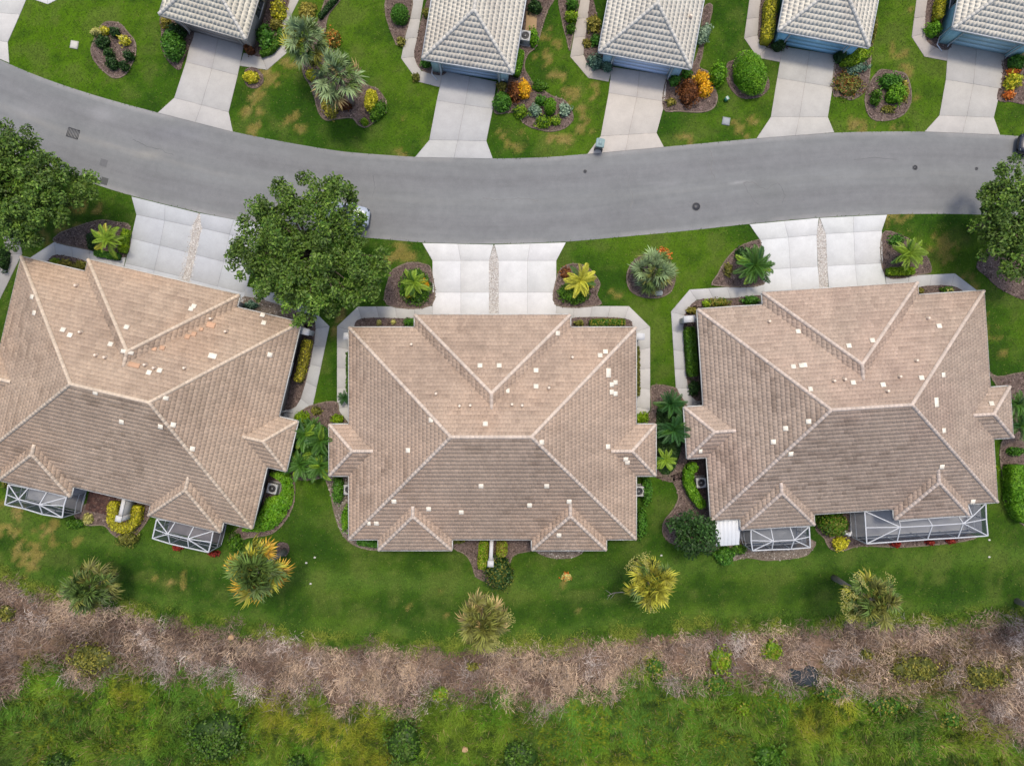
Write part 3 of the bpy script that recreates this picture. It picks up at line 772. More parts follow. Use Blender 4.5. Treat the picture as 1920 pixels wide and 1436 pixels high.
def build_beds():
    for lab, edged, poly in BEDS:
        pts = smooth_closed(PX(poly), 4)
        if area2(pts) < 0: pts = pts[::-1]
        NOLAWN.append(pts)
        c = pts.mean(0)
        o = thing('mulch_bed', lab, 'planting bed', (c[0], c[1], 0), kind='structure')
        q = pts - c
        stony = 'ston' in lab or 'sandy' in lab
        base = A(138, 126, 114) if stony else A(122, 106, 98)
        mb = MB(); mb.prism(q, 0.0, 0.045, base)
        mb.link('mulch', M_MULCH, o)
        lo, hi = q.min(0), q.max(0)
        ar = abs(area2(q)) / 2
        n = int(min(1800, ar * 55))
        p = rng.uniform(lo, hi, (n * 2, 2)); p = p[inpoly(p, q)][:n]
        if len(p):
            n = len(p)
            s = rng.uniform(0.03, 0.09, n); a = rng.uniform(0, 6.28, n); e = rng.uniform(.25, .5, n)
            u = np.c_[np.cos(a), np.sin(a)] * s[:, None]; v_ = np.c_[-np.sin(a), np.cos(a)] * (s * e)[:, None]
            V = np.stack([np.c_[p - u - v_, rng.uniform(.05, .06, n)], np.c_[p + u - v_, rng.uniform(.05, .09, n)], np.c_[p + u + v_, rng.uniform(.05, .09, n)], np.c_[p - u + v_, rng.uniform(.05, .06, n)]], 1)
            pal = np.array([A(136, 116, 106), A(98, 82, 74), A(164, 146, 134), A(78, 66, 60), A(146, 124, 120)])
            if stony: pal = np.array([A(176, 166, 152), A(140, 126, 112), A(200, 192, 180), A(110, 96, 86)])
            cc = pal[rng.integers(0, len(pal), n)] * rng.uniform(.8, 1.2, (n, 1))
            me = fast_mesh('wood_chips', V.reshape(-1, 3), (np.arange(n) * 4)[:, None] + np.arange(4)[None], M_MULCH, np.repeat(cc, 4, 0))
            link('stone_chips' if stony else 'wood_chips', me, o, kind='stuff')
        if edged:
            r = inset(q, 0.12)
            mb = MB(); m = len(q)
            zz = 0.06
            V = np.concatenate([np.c_[q, np.zeros(m)], np.c_[inset(q, 0.02), np.full(m, zz)], np.c_[inset(q, 0.10), np.full(m, zz)], np.c_[r, np.zeros(m)]])
            i = np.arange(m); j = (i + 1) % m
            F = np.concatenate([np.stack([i + k * m, j + k * m, j + (k + 1) * m, i + (k + 1) * m], 1) for k in range(3)])
            cl = mix(A(112, 100, 84), A(164, 150, 130), fbm(V[:, 0] + c[0], V[:, 1] + c[1], 1.2, 3, 3))
            mb.add(V, F, cl)
            mb.link('edging', M_STONE, o)


# ---------------------------------------------------------------- houses
PITCH = 0.4167
EAVE = 2.75


class Roof:
    """rects = [x0, x1, y0, y1] at eave level, in the house's own frame; the roof is the highest of their hip roofs"""
    def __init__(s, rects):
        s.rects = rects

    def d(s, k, x, y):
        x0, x1, y0, y1 = s.rects[k]
        return np.minimum(np.minimum(x - x0, x1 - x), np.minimum(y - y0, y1 - y))

    def height(s, x, y, skip=None):
        h = np.full(np.shape(x), -1.0)
        for k in range(len(s.rects)):
            if k != skip: h = np.maximum(h, s.d(k, x, y))
        return h

    def sides(s, k):
        x0, x1, y0, y1 = s.rects[k]
        W, D = x1 - x0, y1 - y0
        h = min(W, D) / 2
        return [((x0, y0), (1, 0), (0, 1), W, h), ((x1, y0), (0, 1), (-1, 0), D, h), ((x1, y1), (-1, 0), (0, -1), W, h), ((x0, y1), (0, -1), (1, 0), D, h)]


def house_roof(root, roof, colf, capcol, seed, tile=(0.30, 0.315), gutters=A(222, 222, 216), thick=0.070, crown=0.011, gap=0.003):
    rg = np.random.default_rng(seed)
    tw, te = tile
    Vs, Cs = [], []
    for k in range(len(roof.rects)):
        for si, (o, u, v, L, h) in enumerate(roof.sides(k)):
            o, u, v = map(np.array, (o, u, v))
            nr = int(math.ceil(h / te)) + 1
            r = np.arange(nr); nc = int(L / tw) + 3
            rr, cc = np.meshgrid(r, np.arange(nc) - 1, indexing='ij')
            rr = rr.ravel(); cc = cc.ravel()
            v0 = rr * te - 0.03; v1 = np.minimum(v0 + te + 0.05, h)
            off = (rr % 2) * tw / 2
            ua = cc * tw + off + gap; ub = ua + tw - 2 * gap
            vm = (v0 + v1) / 2; um = (ua + ub) / 2
            ok = (v1 > v0 + 0.02)
            c = o + um[:, None] * u + vm[:, None] * v
            ok &= (np.clip(ub, vm, L - vm) - np.clip(ua, vm, L - vm)) > 0.01
            own = np.minimum(vm, np.minimum(um, L - um))
            ok &= roof.height(c[:, 0], c[:, 1], skip=k) < own + 0.3 if len(roof.rects) > 1 else True
            ua, ub, v0, v1, c, rr = ua[ok], ub[ok], v0[ok], v1[ok], c[ok], rr[ok]
            n = len(ua)
            if not n: continue
            lift = thick + rg.uniform(-.010, .012, n); up = 0.012
            slide = rg.normal(0, 0.007, n); v0 = v0 + slide
            def cl(uu, vv): return np.clip(uu, np.maximum(vv, -0.05), L - np.maximum(vv, -0.05))
            def pt(uu, vv, dz):
                uu = cl(uu, vv)
                xy = o + uu[:, None] * u + vv[:, None] * v
                return np.c_[xy, EAVE + PITCH * vv + dz]
            tl = rg.normal(0, 0.004, n)
            uc = (ua + ub) / 2
            V = np.stack([pt(ua, v0, lift + tl), pt(ub, v0, lift - tl), pt(ub, v1, up), pt(ua, v1, up), pt(ua, v0 + .01, -.012), pt(ub, v0 + .01, -.012), pt(uc, v0 - .004, lift + crown), pt(uc, v1, up + crown)], 1)
            Vs.append(V)
            Cs.append(colf(c[:, 0], c[:, 1], si, n, rg))
    V = np.concatenate(Vs); C = np.concatenate(Cs); n = len(V)
    b = (np.arange(n) * 8)[:, None]
    f4 = np.concatenate([b + np.array([[0, 6, 7, 3]]), b + np.array([[6, 1, 2, 7]]), b + np.array([[4, 5, 1, 0]])])
    f3 = np.concatenate([b + np.array([[0, 3, 4]]), b + np.array([[1, 5, 2]]), b + np.array([[0, 1, 6]])])
    me = fast_mesh('roof_tile', V.reshape(-1, 3), [f4, f3], M_TILE, np.repeat(C, 8, 0))
    link('roof_tile', me, root, kind='stuff')
    # deck under the tiles
    mb = MB(); dk = A(120, 98, 84)
    gm = MB()
    for k, (x0, x1, y0, y1) in enumerate(roof.rects):
        W, D = x1 - x0, y1 - y0; h = min(W, D) / 2
        zt = EAVE - 0.03
        e = [[x0, y0], [x1, y0], [x1, y1], [x0, y1]]
        if W >= D: rd = [[x0 + h, y0 + h], [x1 - h, y0 + h]]
        else: rd = [[x0 + h, y0 + h], [x0 + h, y1 - h]]
        v = [[*p, EAVE - 0.2 - 0.004 * k] for p in e] + [[*p, zt] for p in e] + [[*p, zt + PITCH * h] for p in rd]
        mb.add(v, [[0, 1, 5, 4], [1, 2, 6, 5], [2, 3, 7, 6], [3, 0, 4, 7], [3, 2, 1, 0]], dk)
        base = mb.n - 10
        if W >= D:
            mb.f4 += [np.array([[4, 5, 9, 8], [6, 7, 8, 9]]) + base]; mb.f3 += [np.array([[5, 6, 9], [7, 4, 8]]) + base]
        else:
            mb.f4 += [np.array([[5, 6, 9, 8], [7, 4, 8, 9]]) + base]; mb.f3 += [np.array([[4, 5, 8], [6, 7, 9]]) + base]
        # gutters along the eaves that are open to the air
        for (o, u, v_, L, hh) in roof.sides(k):
            o, u, v_ = map(np.array, (o, u, v_))
            st = np.arange(0, L + 0.01, 0.1)
            pts = o + st[:, None] * u - 0.06 * v_
            free = roof.height(pts[:, 0], pts[:, 1]) < 0.0
            i = 0
            while i < len(st):
                if free[i]:
                    j = i
                    while j + 1 < len(st) and free[j + 1]: j += 1
                    if j > i + 2:
                        a, b_ = o + st[i] * u, o + st[j] * u
                        m_ = (a + b_) / 2 - 0.055 * v_
                        ln = st[j] - st[i] + (0.10 if i == 0 and j == len(st) - 1 else 0)
                        gm.box((m_[0], m_[1], EAVE - 0.075), (abs(u[0]) * ln + abs(u[1]) * 0.10, abs(u[1]) * ln + abs(u[0]) * 0.10, 0.13), gutters)
                    i = j + 1
                else: i += 1
    mb.link('roof_deck', M_TILE, root)
    gm.link('gutter', M_PAINT, root)
    # hip and ridge caps
    cm = MB()
    def caps(p0, p1, k):
        p0, p1 = Vector(p0), Vector(p1); d = p1 - p0; L = d.length; d.normalize()
        sx = d.cross(Vector((0, 0, 1))).normalized(); up = sx.cross(d).normalized()
        n = max(1, int(round(L / 0.36)))
        for i in range(n):
            a = p0 + d * (L * i / n - 0.02); b_ = p0 + d * (L * (i + 1) / n + 0.02)
            m_ = (a + b_) / 2
            if len(roof.rects) > 1:
                if roof.height(np.array([m_.x]), np.array([m_.y]), skip=k)[0] > roof.d(k, np.array([m_.x]), np.array([m_.y]))[0] + 0.10: continue
            v = []
            for q, wd, hg in ((a, 0.15, 0.155 + random.uniform(-.006, .01)), (b_, 0.135, 0.135)):
                for t, zf in ((-1, 0.1), (-.75, .66), (-.3, .97), (.3, .97), (.75, .66), (1, .1)):
                    v.append(q + sx * (t * wd) + up * (zf * hg))
            f = [[i_, i_ + 1, i_ + 7, i_ + 6] for i_ in range(5)]
            cm.add([list(x) for x in v], np.array(f)[:, ::-1], np.minimum(capcol * 1.24 * random.uniform(0.9, 1.1), .8))
            cm.f4.append(np.array([[0, 1, 2, 3], [0, 3, 4, 5]]) + cm.n - 12)
    for k, (x0, x1, y0, y1) in enumerate(roof.rects):
        W, D = x1 - x0, y1 - y0; h = min(W, D) / 2; z1 = EAVE + PITCH * h + 0.02; z0 = EAVE + 0.02
        if W >= D: r0, r1 = (x0 + h, y0 + h), (x1 - h, y0 + h); pairs = [((x0, y0), r0), ((x0, y1), r0), ((x1, y0), r1), ((x1, y1), r1)]
        else: r0, r1 = (x0 + h, y0 + h), (x0 + h, y1 - h); pairs = [((x0, y0), r0), ((x1, y0), r0), ((x0, y1), r1), ((x1, y1), r1)]
        for a, b_ in pairs: caps((*a, z0), (*b_, z1), k)
        caps((*r0, z1), (*r1, z1), k)
    cm.link('ridge_cap', M_TILE, root, kind='stuff')


def wall_boxes(root, rects, col, ins=0.5, name='wall'):
    mb = MB()
    for k, (x0, x1, y0, y1) in enumerate(rects):
        i = ins + 0.003 * k
        mb.box(((x0 + x1) / 2, (y0 + y1) / 2, (EAVE - 0.21) / 2 - 0.02 + 0.001 * k), (x1 - x0 - 2 * i, y1 - y0 - 2 * i, EAVE - 0.21 + 0.04), col)
    return mb.link(name, M_STUCCO, root)


def opening(root, name, x, y, ax, wdt, z0, z1, frame_col, fill_mat, fill_col, out, panels=0):
    """a window or garage door on a wall: ax 'x' = the wall runs along x; out = which way the wall faces"""
    mb = MB(); f = 0.07
    def bx(m, u0, u1, za, zb, dep):
        c = (u0 + u1) / 2; w_ = u1 - u0
        if ax == 'x': m.box((x + c, y + out * dep / 2, (za + zb) / 2), (w_, dep, zb - za), frame_col if m is mb else fill_col)
        else: m.box((x + out * dep / 2, y + c, (za + zb) / 2), (dep, w_, zb - za), frame_col if m is mb else fill_col)
    h = wdt / 2
    bx(mb, -h - f, -h, z0 - f, z1 + f, 0.06); bx(mb, h, h + f, z0 - f, z1 + f, 0.06)
    bx(mb, -h, h, z1, z1 + f, 0.06)
    if name == 'window': bx(mb, -h, h, z0 - f, z0, 0.09); bx(mb, -0.02, 0.02, z0, z1, 0.05)
    fr = mb.link(name, M_PAINT, root)
    if name == 'window':
        pm = MB(); bx(pm, -h, -0.02, z0, z1, 0.025); bx(pm, 0.02, h, z0, z1, 0.025); pm.link('pane', fill_mat, fr)
    else:
        n = 4
        for i in range(n):
            pm = MB(); dz = (z1 - z0) / n
            bx(pm, -h, h, z0 + i * dz + 0.003, z0 + (i + 1) * dz - 0.003, 0.04); pm.link('door_panel', fill_mat, fr)


def hit_roof(root, roof, px, py):
    """the point of a roof that stands at this place"""
    mw = root.matrix_world if False else Matrix.Translation(root.location) @ Matrix.Rotation(root.rotation_euler.z, 4, 'Z')
    inv = mw.inverted(); z = 4.0
    for _ in range(14):
        p = inv @ P(px, py, z)
        z = EAVE + PITCH * max(0.0, float(roof.height(np.array([p.x]), np.array([p.y]))[0]))
    # which side faces
    e = 0.02
    gx = float(roof.height(np.array([p.x + e]), np.array([p.y]))[0] - roof.height(np.array([p.x - e]), np.array([p.y]))[0]) / (2 * e) * PITCH
    gy = float(roof.height(np.array([p.x]), np.array([p.y + e]))[0] - roof.height(np.array([p.x]), np.array([p.y - e]))[0]) / (2 * e) * PITCH
    return p.x, p.y, z, gx, gy


def pale_tile(root, roof, px, py, w_=0.39, h_=0.39, col=None):
    x, y, z, gx, gy = hit_roof(root, roof, px, py)
    n = Vector((-gx, -gy, 1)).normalized()
    dn = Vector((gx, gy, 0)); dn = dn.normalized() if dn.length > 0.05 else Vector((0, 1, 0))
    up = (dn + Vector((0, 0, 1)) * (gx * dn.x + gy * dn.y)).normalized(); sd = up.cross(n)
    c = Vector((x, y, z)) + n * 0.075
    col = A(250, 240, 220) * 1.25 if col is None else col
    col = col * random.uniform(.9, 1.04)
    mb = MB(); v = []
    for zz, k in ((0.0, 1), (0.045, .93)):
        for a, b in ((-1, -1), (1, -1), (1, 1), (-1, 1)):
            v.append(list(c + sd * (a * w_ / 2 * k) + up * (b * h_ / 2 * k) + n * (zz if b < 0 else zz * .6)))
    mb.add(v, [[0, 3, 2, 1], [4, 5, 6, 7], [0, 1, 5, 4], [1, 2, 6, 5], [2, 3, 7, 6], [3, 0, 4, 7]], col)
    mb.link('tile', M_TILE, root)


def vent_pipe(root, roof, px, py):
    x, y, z, gx, gy = hit_roof(root, roof, px, py)
    mb = MB(); mb.tube([(x, y, z - 0.02), (x, y, z + 0.32)], 0.10, 8, A(250, 225, 198) * 1.2); mb.tube([(x, y, z + 0.0), (x, y, z + 0.07)], [0.19, 0.11], 8, A(206, 186, 166))
    mb.tube([(x, y, z + 0.32), (x, y, z + 0.35)], [0.11, 0.09], 8, A(252, 232, 208) * 1.2)
    mb.link('vent_pipe', M_PAINT, root)


DUP = Roof([(-11.6, 11.6, -8.55, 8.55), (-6.28, 6.28, -4.6, 9.57), (-13.2, -7.1, -3.4, 0.7), (7.1, 13.2, -3.4, 0.7), (-9.22, -3.32, -9.43, -2.3), (3.22, 9.18, -9.43, -2.3)])


def dup_colour(base, dark, warm, seed):
    def f(x, y, si, n, rg):
        row = np.round((y if si in (0, 2) else x) / 0.315); al = x if si in (0, 2) else y
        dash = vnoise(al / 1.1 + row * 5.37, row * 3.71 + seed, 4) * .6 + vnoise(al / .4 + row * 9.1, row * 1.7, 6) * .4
        big = fbm(x, y, 4.0, 3, seed + 21)
        s1 = fbm(x + seed * 13, y, 3.2, 4, seed); s2 = fbm(x * 0.5 + seed * 7, y * 2.2, 1.2, 3, seed + 5)
        c = mix(np.tile(base, (n, 1)), warm, sstep(0.4, 0.7, fbm(x, y, 5, 3, seed + 9)) * 0.6)
        amt = 0.2 if si in (0, 3) else 0.3          # less dark mottling on slopes facing away from the road and leftward
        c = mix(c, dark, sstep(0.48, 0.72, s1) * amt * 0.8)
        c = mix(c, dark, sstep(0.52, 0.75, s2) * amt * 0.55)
        c = c * rg.normal(1, 0.04, (n, 1)).clip(.86, 1.14)
        runs = fbm(x * 2.6 + 40, y * .5, 1.0, 3, seed + 2) if si in (0, 2) else fbm(x * .5 + 40, y * 2.6, 1.0, 3, seed + 2)      # rain streaks that run down the slope
        c = c * (.90 + .2 * runs)[:, None]
        ds = sstep(.46, .74, dash) * sstep(.3, .62, big) * (.27 if si in (0, 3) else .14)  # dark dashes along the courses, stronger on those same slopes
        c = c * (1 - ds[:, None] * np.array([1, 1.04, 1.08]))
        return np.minimum(c * 1.33, .8)
    return f


def duplex(cx, cy, rot, label, base, dark, warm, cap, wallc, seed, whites, doubles, vents, salmon=()):
    root = thing('duplex_house', label, 'house', (cx, cy, 0), rot, 'duplex villas along the near side of the road')
    wall_boxes(root, DUP.rects, wallc)
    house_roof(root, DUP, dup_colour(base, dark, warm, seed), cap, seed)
    for x in (-3.0, 3.0): opening(root, 'garage_door', x, 9.57 - 0.5 - 0.003, 'x', 4.7, 0.05, 2.15, A(225, 222, 214), M_PAINT, A(226, 222, 212), 1)
    for x in (-9.2, 9.2): opening(root, 'window', x, 8.05, 'x', 1.5, 0.9, 2.1, A(230, 230, 226), M_GLASS, (0.02, .03, .035), 1)
    for y in (-6.2, 4.6):
        opening(root, 'window', -11.1, y, 'y', 1.2, 0.9, 2.1, A(230, 230, 226), M_GLASS, (0.02, .03, .035), -1)
        opening(root, 'window', 11.1, y, 'y', 1.2, 0.9, 2.1, A(230, 230, 226), M_GLASS, (0.02, .03, .035), 1)
    for sx in (-1, 1):
        opening(root, 'window', sx * 12.69, -1.35, 'y', 1.6, 0.9, 2.1, A(230, 230, 226), M_GLASS, (0.02, .03, .035), sx)
        opening(root, 'window', sx * 1.6, -8.045, 'x', 1.6, 0.3, 2.1, A(230, 230, 226), M_GLASS, (0.02, .03, .035), -1)
    for k, (x, y) in enumerate(((-11.68, 1.0), (11.68, 1.0), (-9.9, -8.63), (9.9, -8.63))):
        mb = MB()
        ex, ey = (0.5 * (1 if x < 0 else -1), 0) if k < 2 else (0, 0.5)
        mb.tube([(x, y, EAVE - .1), (x + ex * .8, y + ey * .8, EAVE - .3), (x + ex * .85, y + ey * .85, 0.25), (x - ex * .3, y - ey * .3, 0.1)], 0.045, 6, A(232, 230, 224))
        mb.link('downspout', M_PAINT, root)
    for q in whites: pale_tile(root, DUP, *q)
    for (a, b, w_, h_) in doubles: pale_tile(root, DUP, a, b, w_, h_)
    for (a, b, w_, h_) in salmon: pale_tile(root, DUP, a, b, w_, h_, A(236, 190, 154))
    for q in vents: vent_pipe(root, DUP, *q)
    return root


HOUSES = {}


def build_duplexes():
    wl = A(196, 188, 178)
    HOUSES['mid'] = duplex(-1.58, -4.08, 0.0, 'middle tan tiled duplex with white driveways straight before it', A(184, 162, 142), A(140, 122, 108), A(193, 166, 143), A(222, 204, 186), wl, 3,
        [(900, 686), (936, 686), (1045, 625), (1005, 695), (1005, 725), (1135, 660), (1125, 667), (1146, 721), (1153, 717), (1146, 735), (1153, 738), (809, 787), (766, 844), (910, 795), (1015, 829), (1139, 837), (1173, 860), (1176, 866), (902, 910), (1025, 910), (739, 939), (804, 953), (993, 946), (1067, 939), (1048, 1002), (706, 980), (865, 959)],
        [(1140, 699, .75, .44), (952, 733, .3, .4), (692, 980, .3, .36)],
        [(818, 738), (862, 761), (882, 760), (960, 758), (979, 760), (1029, 727), (1073, 670), (772, 646)])
    HOUSES['left'] = duplex(-30.4, -0.78, R(-13.25), 'left tan tiled duplex turned clockwise beside the big tree', A(186, 164, 142), A(146, 124, 108), A(198, 169, 142), A(222, 202, 178), A(186, 180, 176), 8,
        [(62, 557), (66, 587), (119, 619), (132, 629), (208, 646), (238, 614), (359, 580), (364, 575), (280, 699), (300, 695), (493, 591), (495, 606), (506, 665), (180, 735), (229, 790), (302, 799), (325, 796), (361, 841)],
        [(399, 668, .66, .46), (311, 746, .34, .4), (239, 660, .3, .9)],
        [(145, 536), (153, 623), (182, 666), (199, 670), (274, 684), (291, 690), (348, 690), (425, 622), (397, 598)],
        [(396, 610, .7, .5), (364, 627, .4, .4), (352, 632, .4, .4), (305, 653, .4, .35), (378, 618, .3, .3), (252, 685, .9, .4), (290, 655, .35, .3)])
    HOUSES['right'] = duplex(27.18, -1.84, R(3.7), 'right brownish tiled duplex with screened lanais and white patio roof', A(181, 161, 143), A(134, 115, 103), A(189, 164, 146), A(218, 200, 184), wl, 15,
        [(1496, 622), (1591, 649), (1635, 639), (1760, 612), (1487, 688), (1502, 686), (1508, 685), (1599, 718), (1655, 722), (1727, 709), (1767, 703), (1516, 790), (1473, 803), (1450, 828), (1482, 850), (1768, 807), (1765, 874), (1858, 757), (1823, 939)],
        [(1754, 754, .75, .44), (1519, 730, .34, .4), (1313, 845, .3, .36)],
        [(1441, 603), (1738, 597), (1716, 676), (1685, 706), (1562, 714), (1582, 711), (1662, 733)])


def far_house(fl, fr, label, wallc, doorc, pilc, trim, base, cap, seed, spouts, win=None):
    a = P(*fl, EAVE); b = P(*fr, EAVE); m = (a + b) / 2
    d = b - a; W = math.hypot(d.x, d.y); rz = math.atan2(d.y, d.x)
    root = thing('garage_front_house', label, 'house', (m.x, m.y, 0), rz, 'houses along the far side of the road')
    roof = Roof([(-W / 2, W / 2, 0.0, 16.0), (-6.2, 6.2, 9.5, 24.0)])
    def colf(x, y, si, n, rg):
        c = mix(np.tile(base, (n, 1)), base * np.array([.86, .84, .84]), sstep(0.45, 0.75, fbm(x + seed, y, 2.2, 4, seed)) * 0.7)
        return np.minimum(c * 1.68 * np.array([1.02, 1, .95]) * rg.normal(1, 0.03, (n, 1)).clip(.9, 1.1), .8)
    wallc, doorc, pilc = (np.minimum(q * 1.75, .8) for q in (wallc, doorc, pilc))
    h = W / 2 - 0.5
    dw = 4.85
    # walls: full body behind, the front split into two piers that carry the garage door between them
    mb = MB()
    mb.box((0, 8.2, 1.25), (2 * h, 15.4, 2.5), wallc); mb.box((0, 17.0, 1.26), (11.4, 14.0, 2.5), wallc)
    mb.link('wall', M_STUCCO, root)
    for s in (-1, 1):
        pw = h - dw / 2
        pm = MB(); pm.box((s * (h - pw / 2), 0.40, 1.23), (pw, 0.2, 2.54), pilc); pm.link('pier', M_STUCCO, root)
    hm = MB(); hm.box((0, 0.42, 2.36), (dw, 0.16, 0.28), pilc); hm.link('lintel', M_STUCCO, root)
    opening(root, 'garage_door', 0, 0.495, 'x', dw - 0.2, 0.03, 2.15, trim, M_PAINT, doorc, -1)
    house_roof(root, roof, colf, np.minimum(cap * 1.12, .8), seed, tile=(0.33, 0.37), gutters=trim, thick=0.024, crown=0.002)
    for s in (-1, 1):
        x = s * (dw / 2 + 0.08)
        mb = MB(); mb.tube([(x, -0.06, EAVE - .1), (x, 0.22, EAVE - .35), (x, 0.24, 0.25), (x, 0.1, 0.1)], 0.05, 6, trim); mb.link('downspout', M_PAINT, root)
    for s in spouts:
        mb = MB(); x = s * (h + 0.06)
        mb.tube([(s * (h + .5), 0.35, EAVE - .1), (x, 0.8, EAVE - .35), (x, 0.8, 0.2), (x + s * 0.02, 0.1, 0.09), (x - s * 0.5, -0.35, 0.07)], 0.05, 6, trim); mb.link('downspout', M_PAINT, root)
    for (s, y) in (win or ()):
        opening(root, 'window', s * (h + 0.003), y, 'y', 1.5, 0.8, 2.05, trim, M_GLASS, (.02, .03, .035), s)
    return root, roof


def build_far_houses():
    wt = A(226, 230, 232); rt = A(204, 198, 184); cp = A(222, 216, 202)
    r, f = far_house((299, 27), (461, 74), 'far house with taupe walls and pale grey tiles, leftmost', A(160, 152, 144), A(150, 142, 134), A(158, 150, 142), A(210, 206, 198), A(206, 200, 184), cp, 31, (), [(1, 3.4)])
    far_house((792, 110), (962, 138), 'far grey tiled house with grey blue garage, second from left', A(148, 172, 176), A(152, 172, 190), A(150, 176, 178), wt, A(203, 197, 184), cp, 33, (-1,), [(1, 6)])
    r, f = far_house((1123, 97), (1295, 129), 'far grey tiled house with pale blue garage above the cream driveway', A(150, 178, 188), A(190, 206, 228), A(140, 172, 184), wt, A(203, 198, 186), cp, 35, (), [(-1, 6)])
    vent_pipe(r, f, 1294, 33)
    far_house((1460, 57), (1629, 89), 'far house with bright blue front beside the long yellow hedge', A(132, 182, 206), A(140, 186, 208), A(134, 184, 207), wt, A(210, 204, 190), cp, 37, (1,), [(-1, 6)])
    far_house((1787, 53), (1960, 88), 'far house with teal blue front cut by the top right corner', A(140, 182, 192), A(160, 190, 198), A(148, 188, 196), wt, A(212, 206, 192), cp, 39, (-1, 1), [(-1, 3.6)])
    # the neighbour cut by the left edge
    root = thing('neighbour_wall', 'pale corner wall and roof edge of the neighbour at the left edge', 'house', (*P(-60, 520, 0).xy, 0), R(-13))
    rf = Roof([(-9, 0.9, -6.5, 2.0)])
    wall_boxes(root, rf.rects, A(196, 188, 178))
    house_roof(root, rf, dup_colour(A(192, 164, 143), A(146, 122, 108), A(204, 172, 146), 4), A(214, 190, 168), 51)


# ---------------------------------------------------------------- lanais
_unit = None


def beam(root, a, b, t=0.075, col_mat=None):
    global _unit
    if _unit is None:
        mb = MB(); mb.box((0, 0, 0), (1, 1, 1), A(226, 229, 232)); _unit = mb.mesh('beam', M_PAINT)
    a, b = Vector(a), Vector(b); d = b - a
    o = link('beam', _unit, root)
    q = d.to_track_quat('X', 'Z')
    o.matrix_basis = Matrix.Translation((a + b) / 2 - root.location) @ q.to_matrix().to_4x4() @ Matrix.Diagonal((d.length, t, t, 1))


def pane(root, pts, m=None):
    mb = MB(); v = [list(Vector(p) - root.location) for p in pts]
    mb.add(v, [list(range(len(v)))])
    mb.link('screen_panel', m or M_SCREEN, root)


def lanai(label, pts, zs, roof_beams, rim, posts, panels, floor, floorc):
    """pts: name -> pixel; zs: name -> height"""
    W = {k: P(*pts[k], zs.get(k, 2.4)) for k in pts}
    c = sum((W[k] for k in rim), Vector()) / len(rim)
    root = thing('lanai', label, 'screen enclosure', (c.x, c.y, 0), 0, 'screened lanais behind the near houses')
    for a, b in roof_beams: beam(root, W[a], W[b])
    for a, b in zip(rim[:-1], rim[1:]):
        beam(root, W[a], W[b], 0.09)
        la, lb = W[a].copy(), W[b].copy(); la.z = lb.z = 0.12
        beam(root, la, lb, 0.06)
        ma, mb_ = W[a].copy(), W[b].copy(); ma.z = mb_.z = 0.9
        beam(root, ma, mb_, 0.045)
        pane(root, [la, lb, W[b], W[a]], M_SCREEN_WALL)
    for k in posts:
        b = W[k].copy(); b.z = 0.1
        beam(root, W[k], b, 0.07)
    for p in panels: pane(root, [W[k] for k in p])
    mb = MB(); fl = np.array([[P(*q, 0.1).x - c.x, P(*q, 0.1).y - c.y] for q in floor])
    mb.prism(fl, 0.0, 0.1, floorc, bevel=0.01); mb.link('patio_slab', M_CONC, root)
    NOLAWN.append(fl + np.array([c.x, c.y]))
    return root


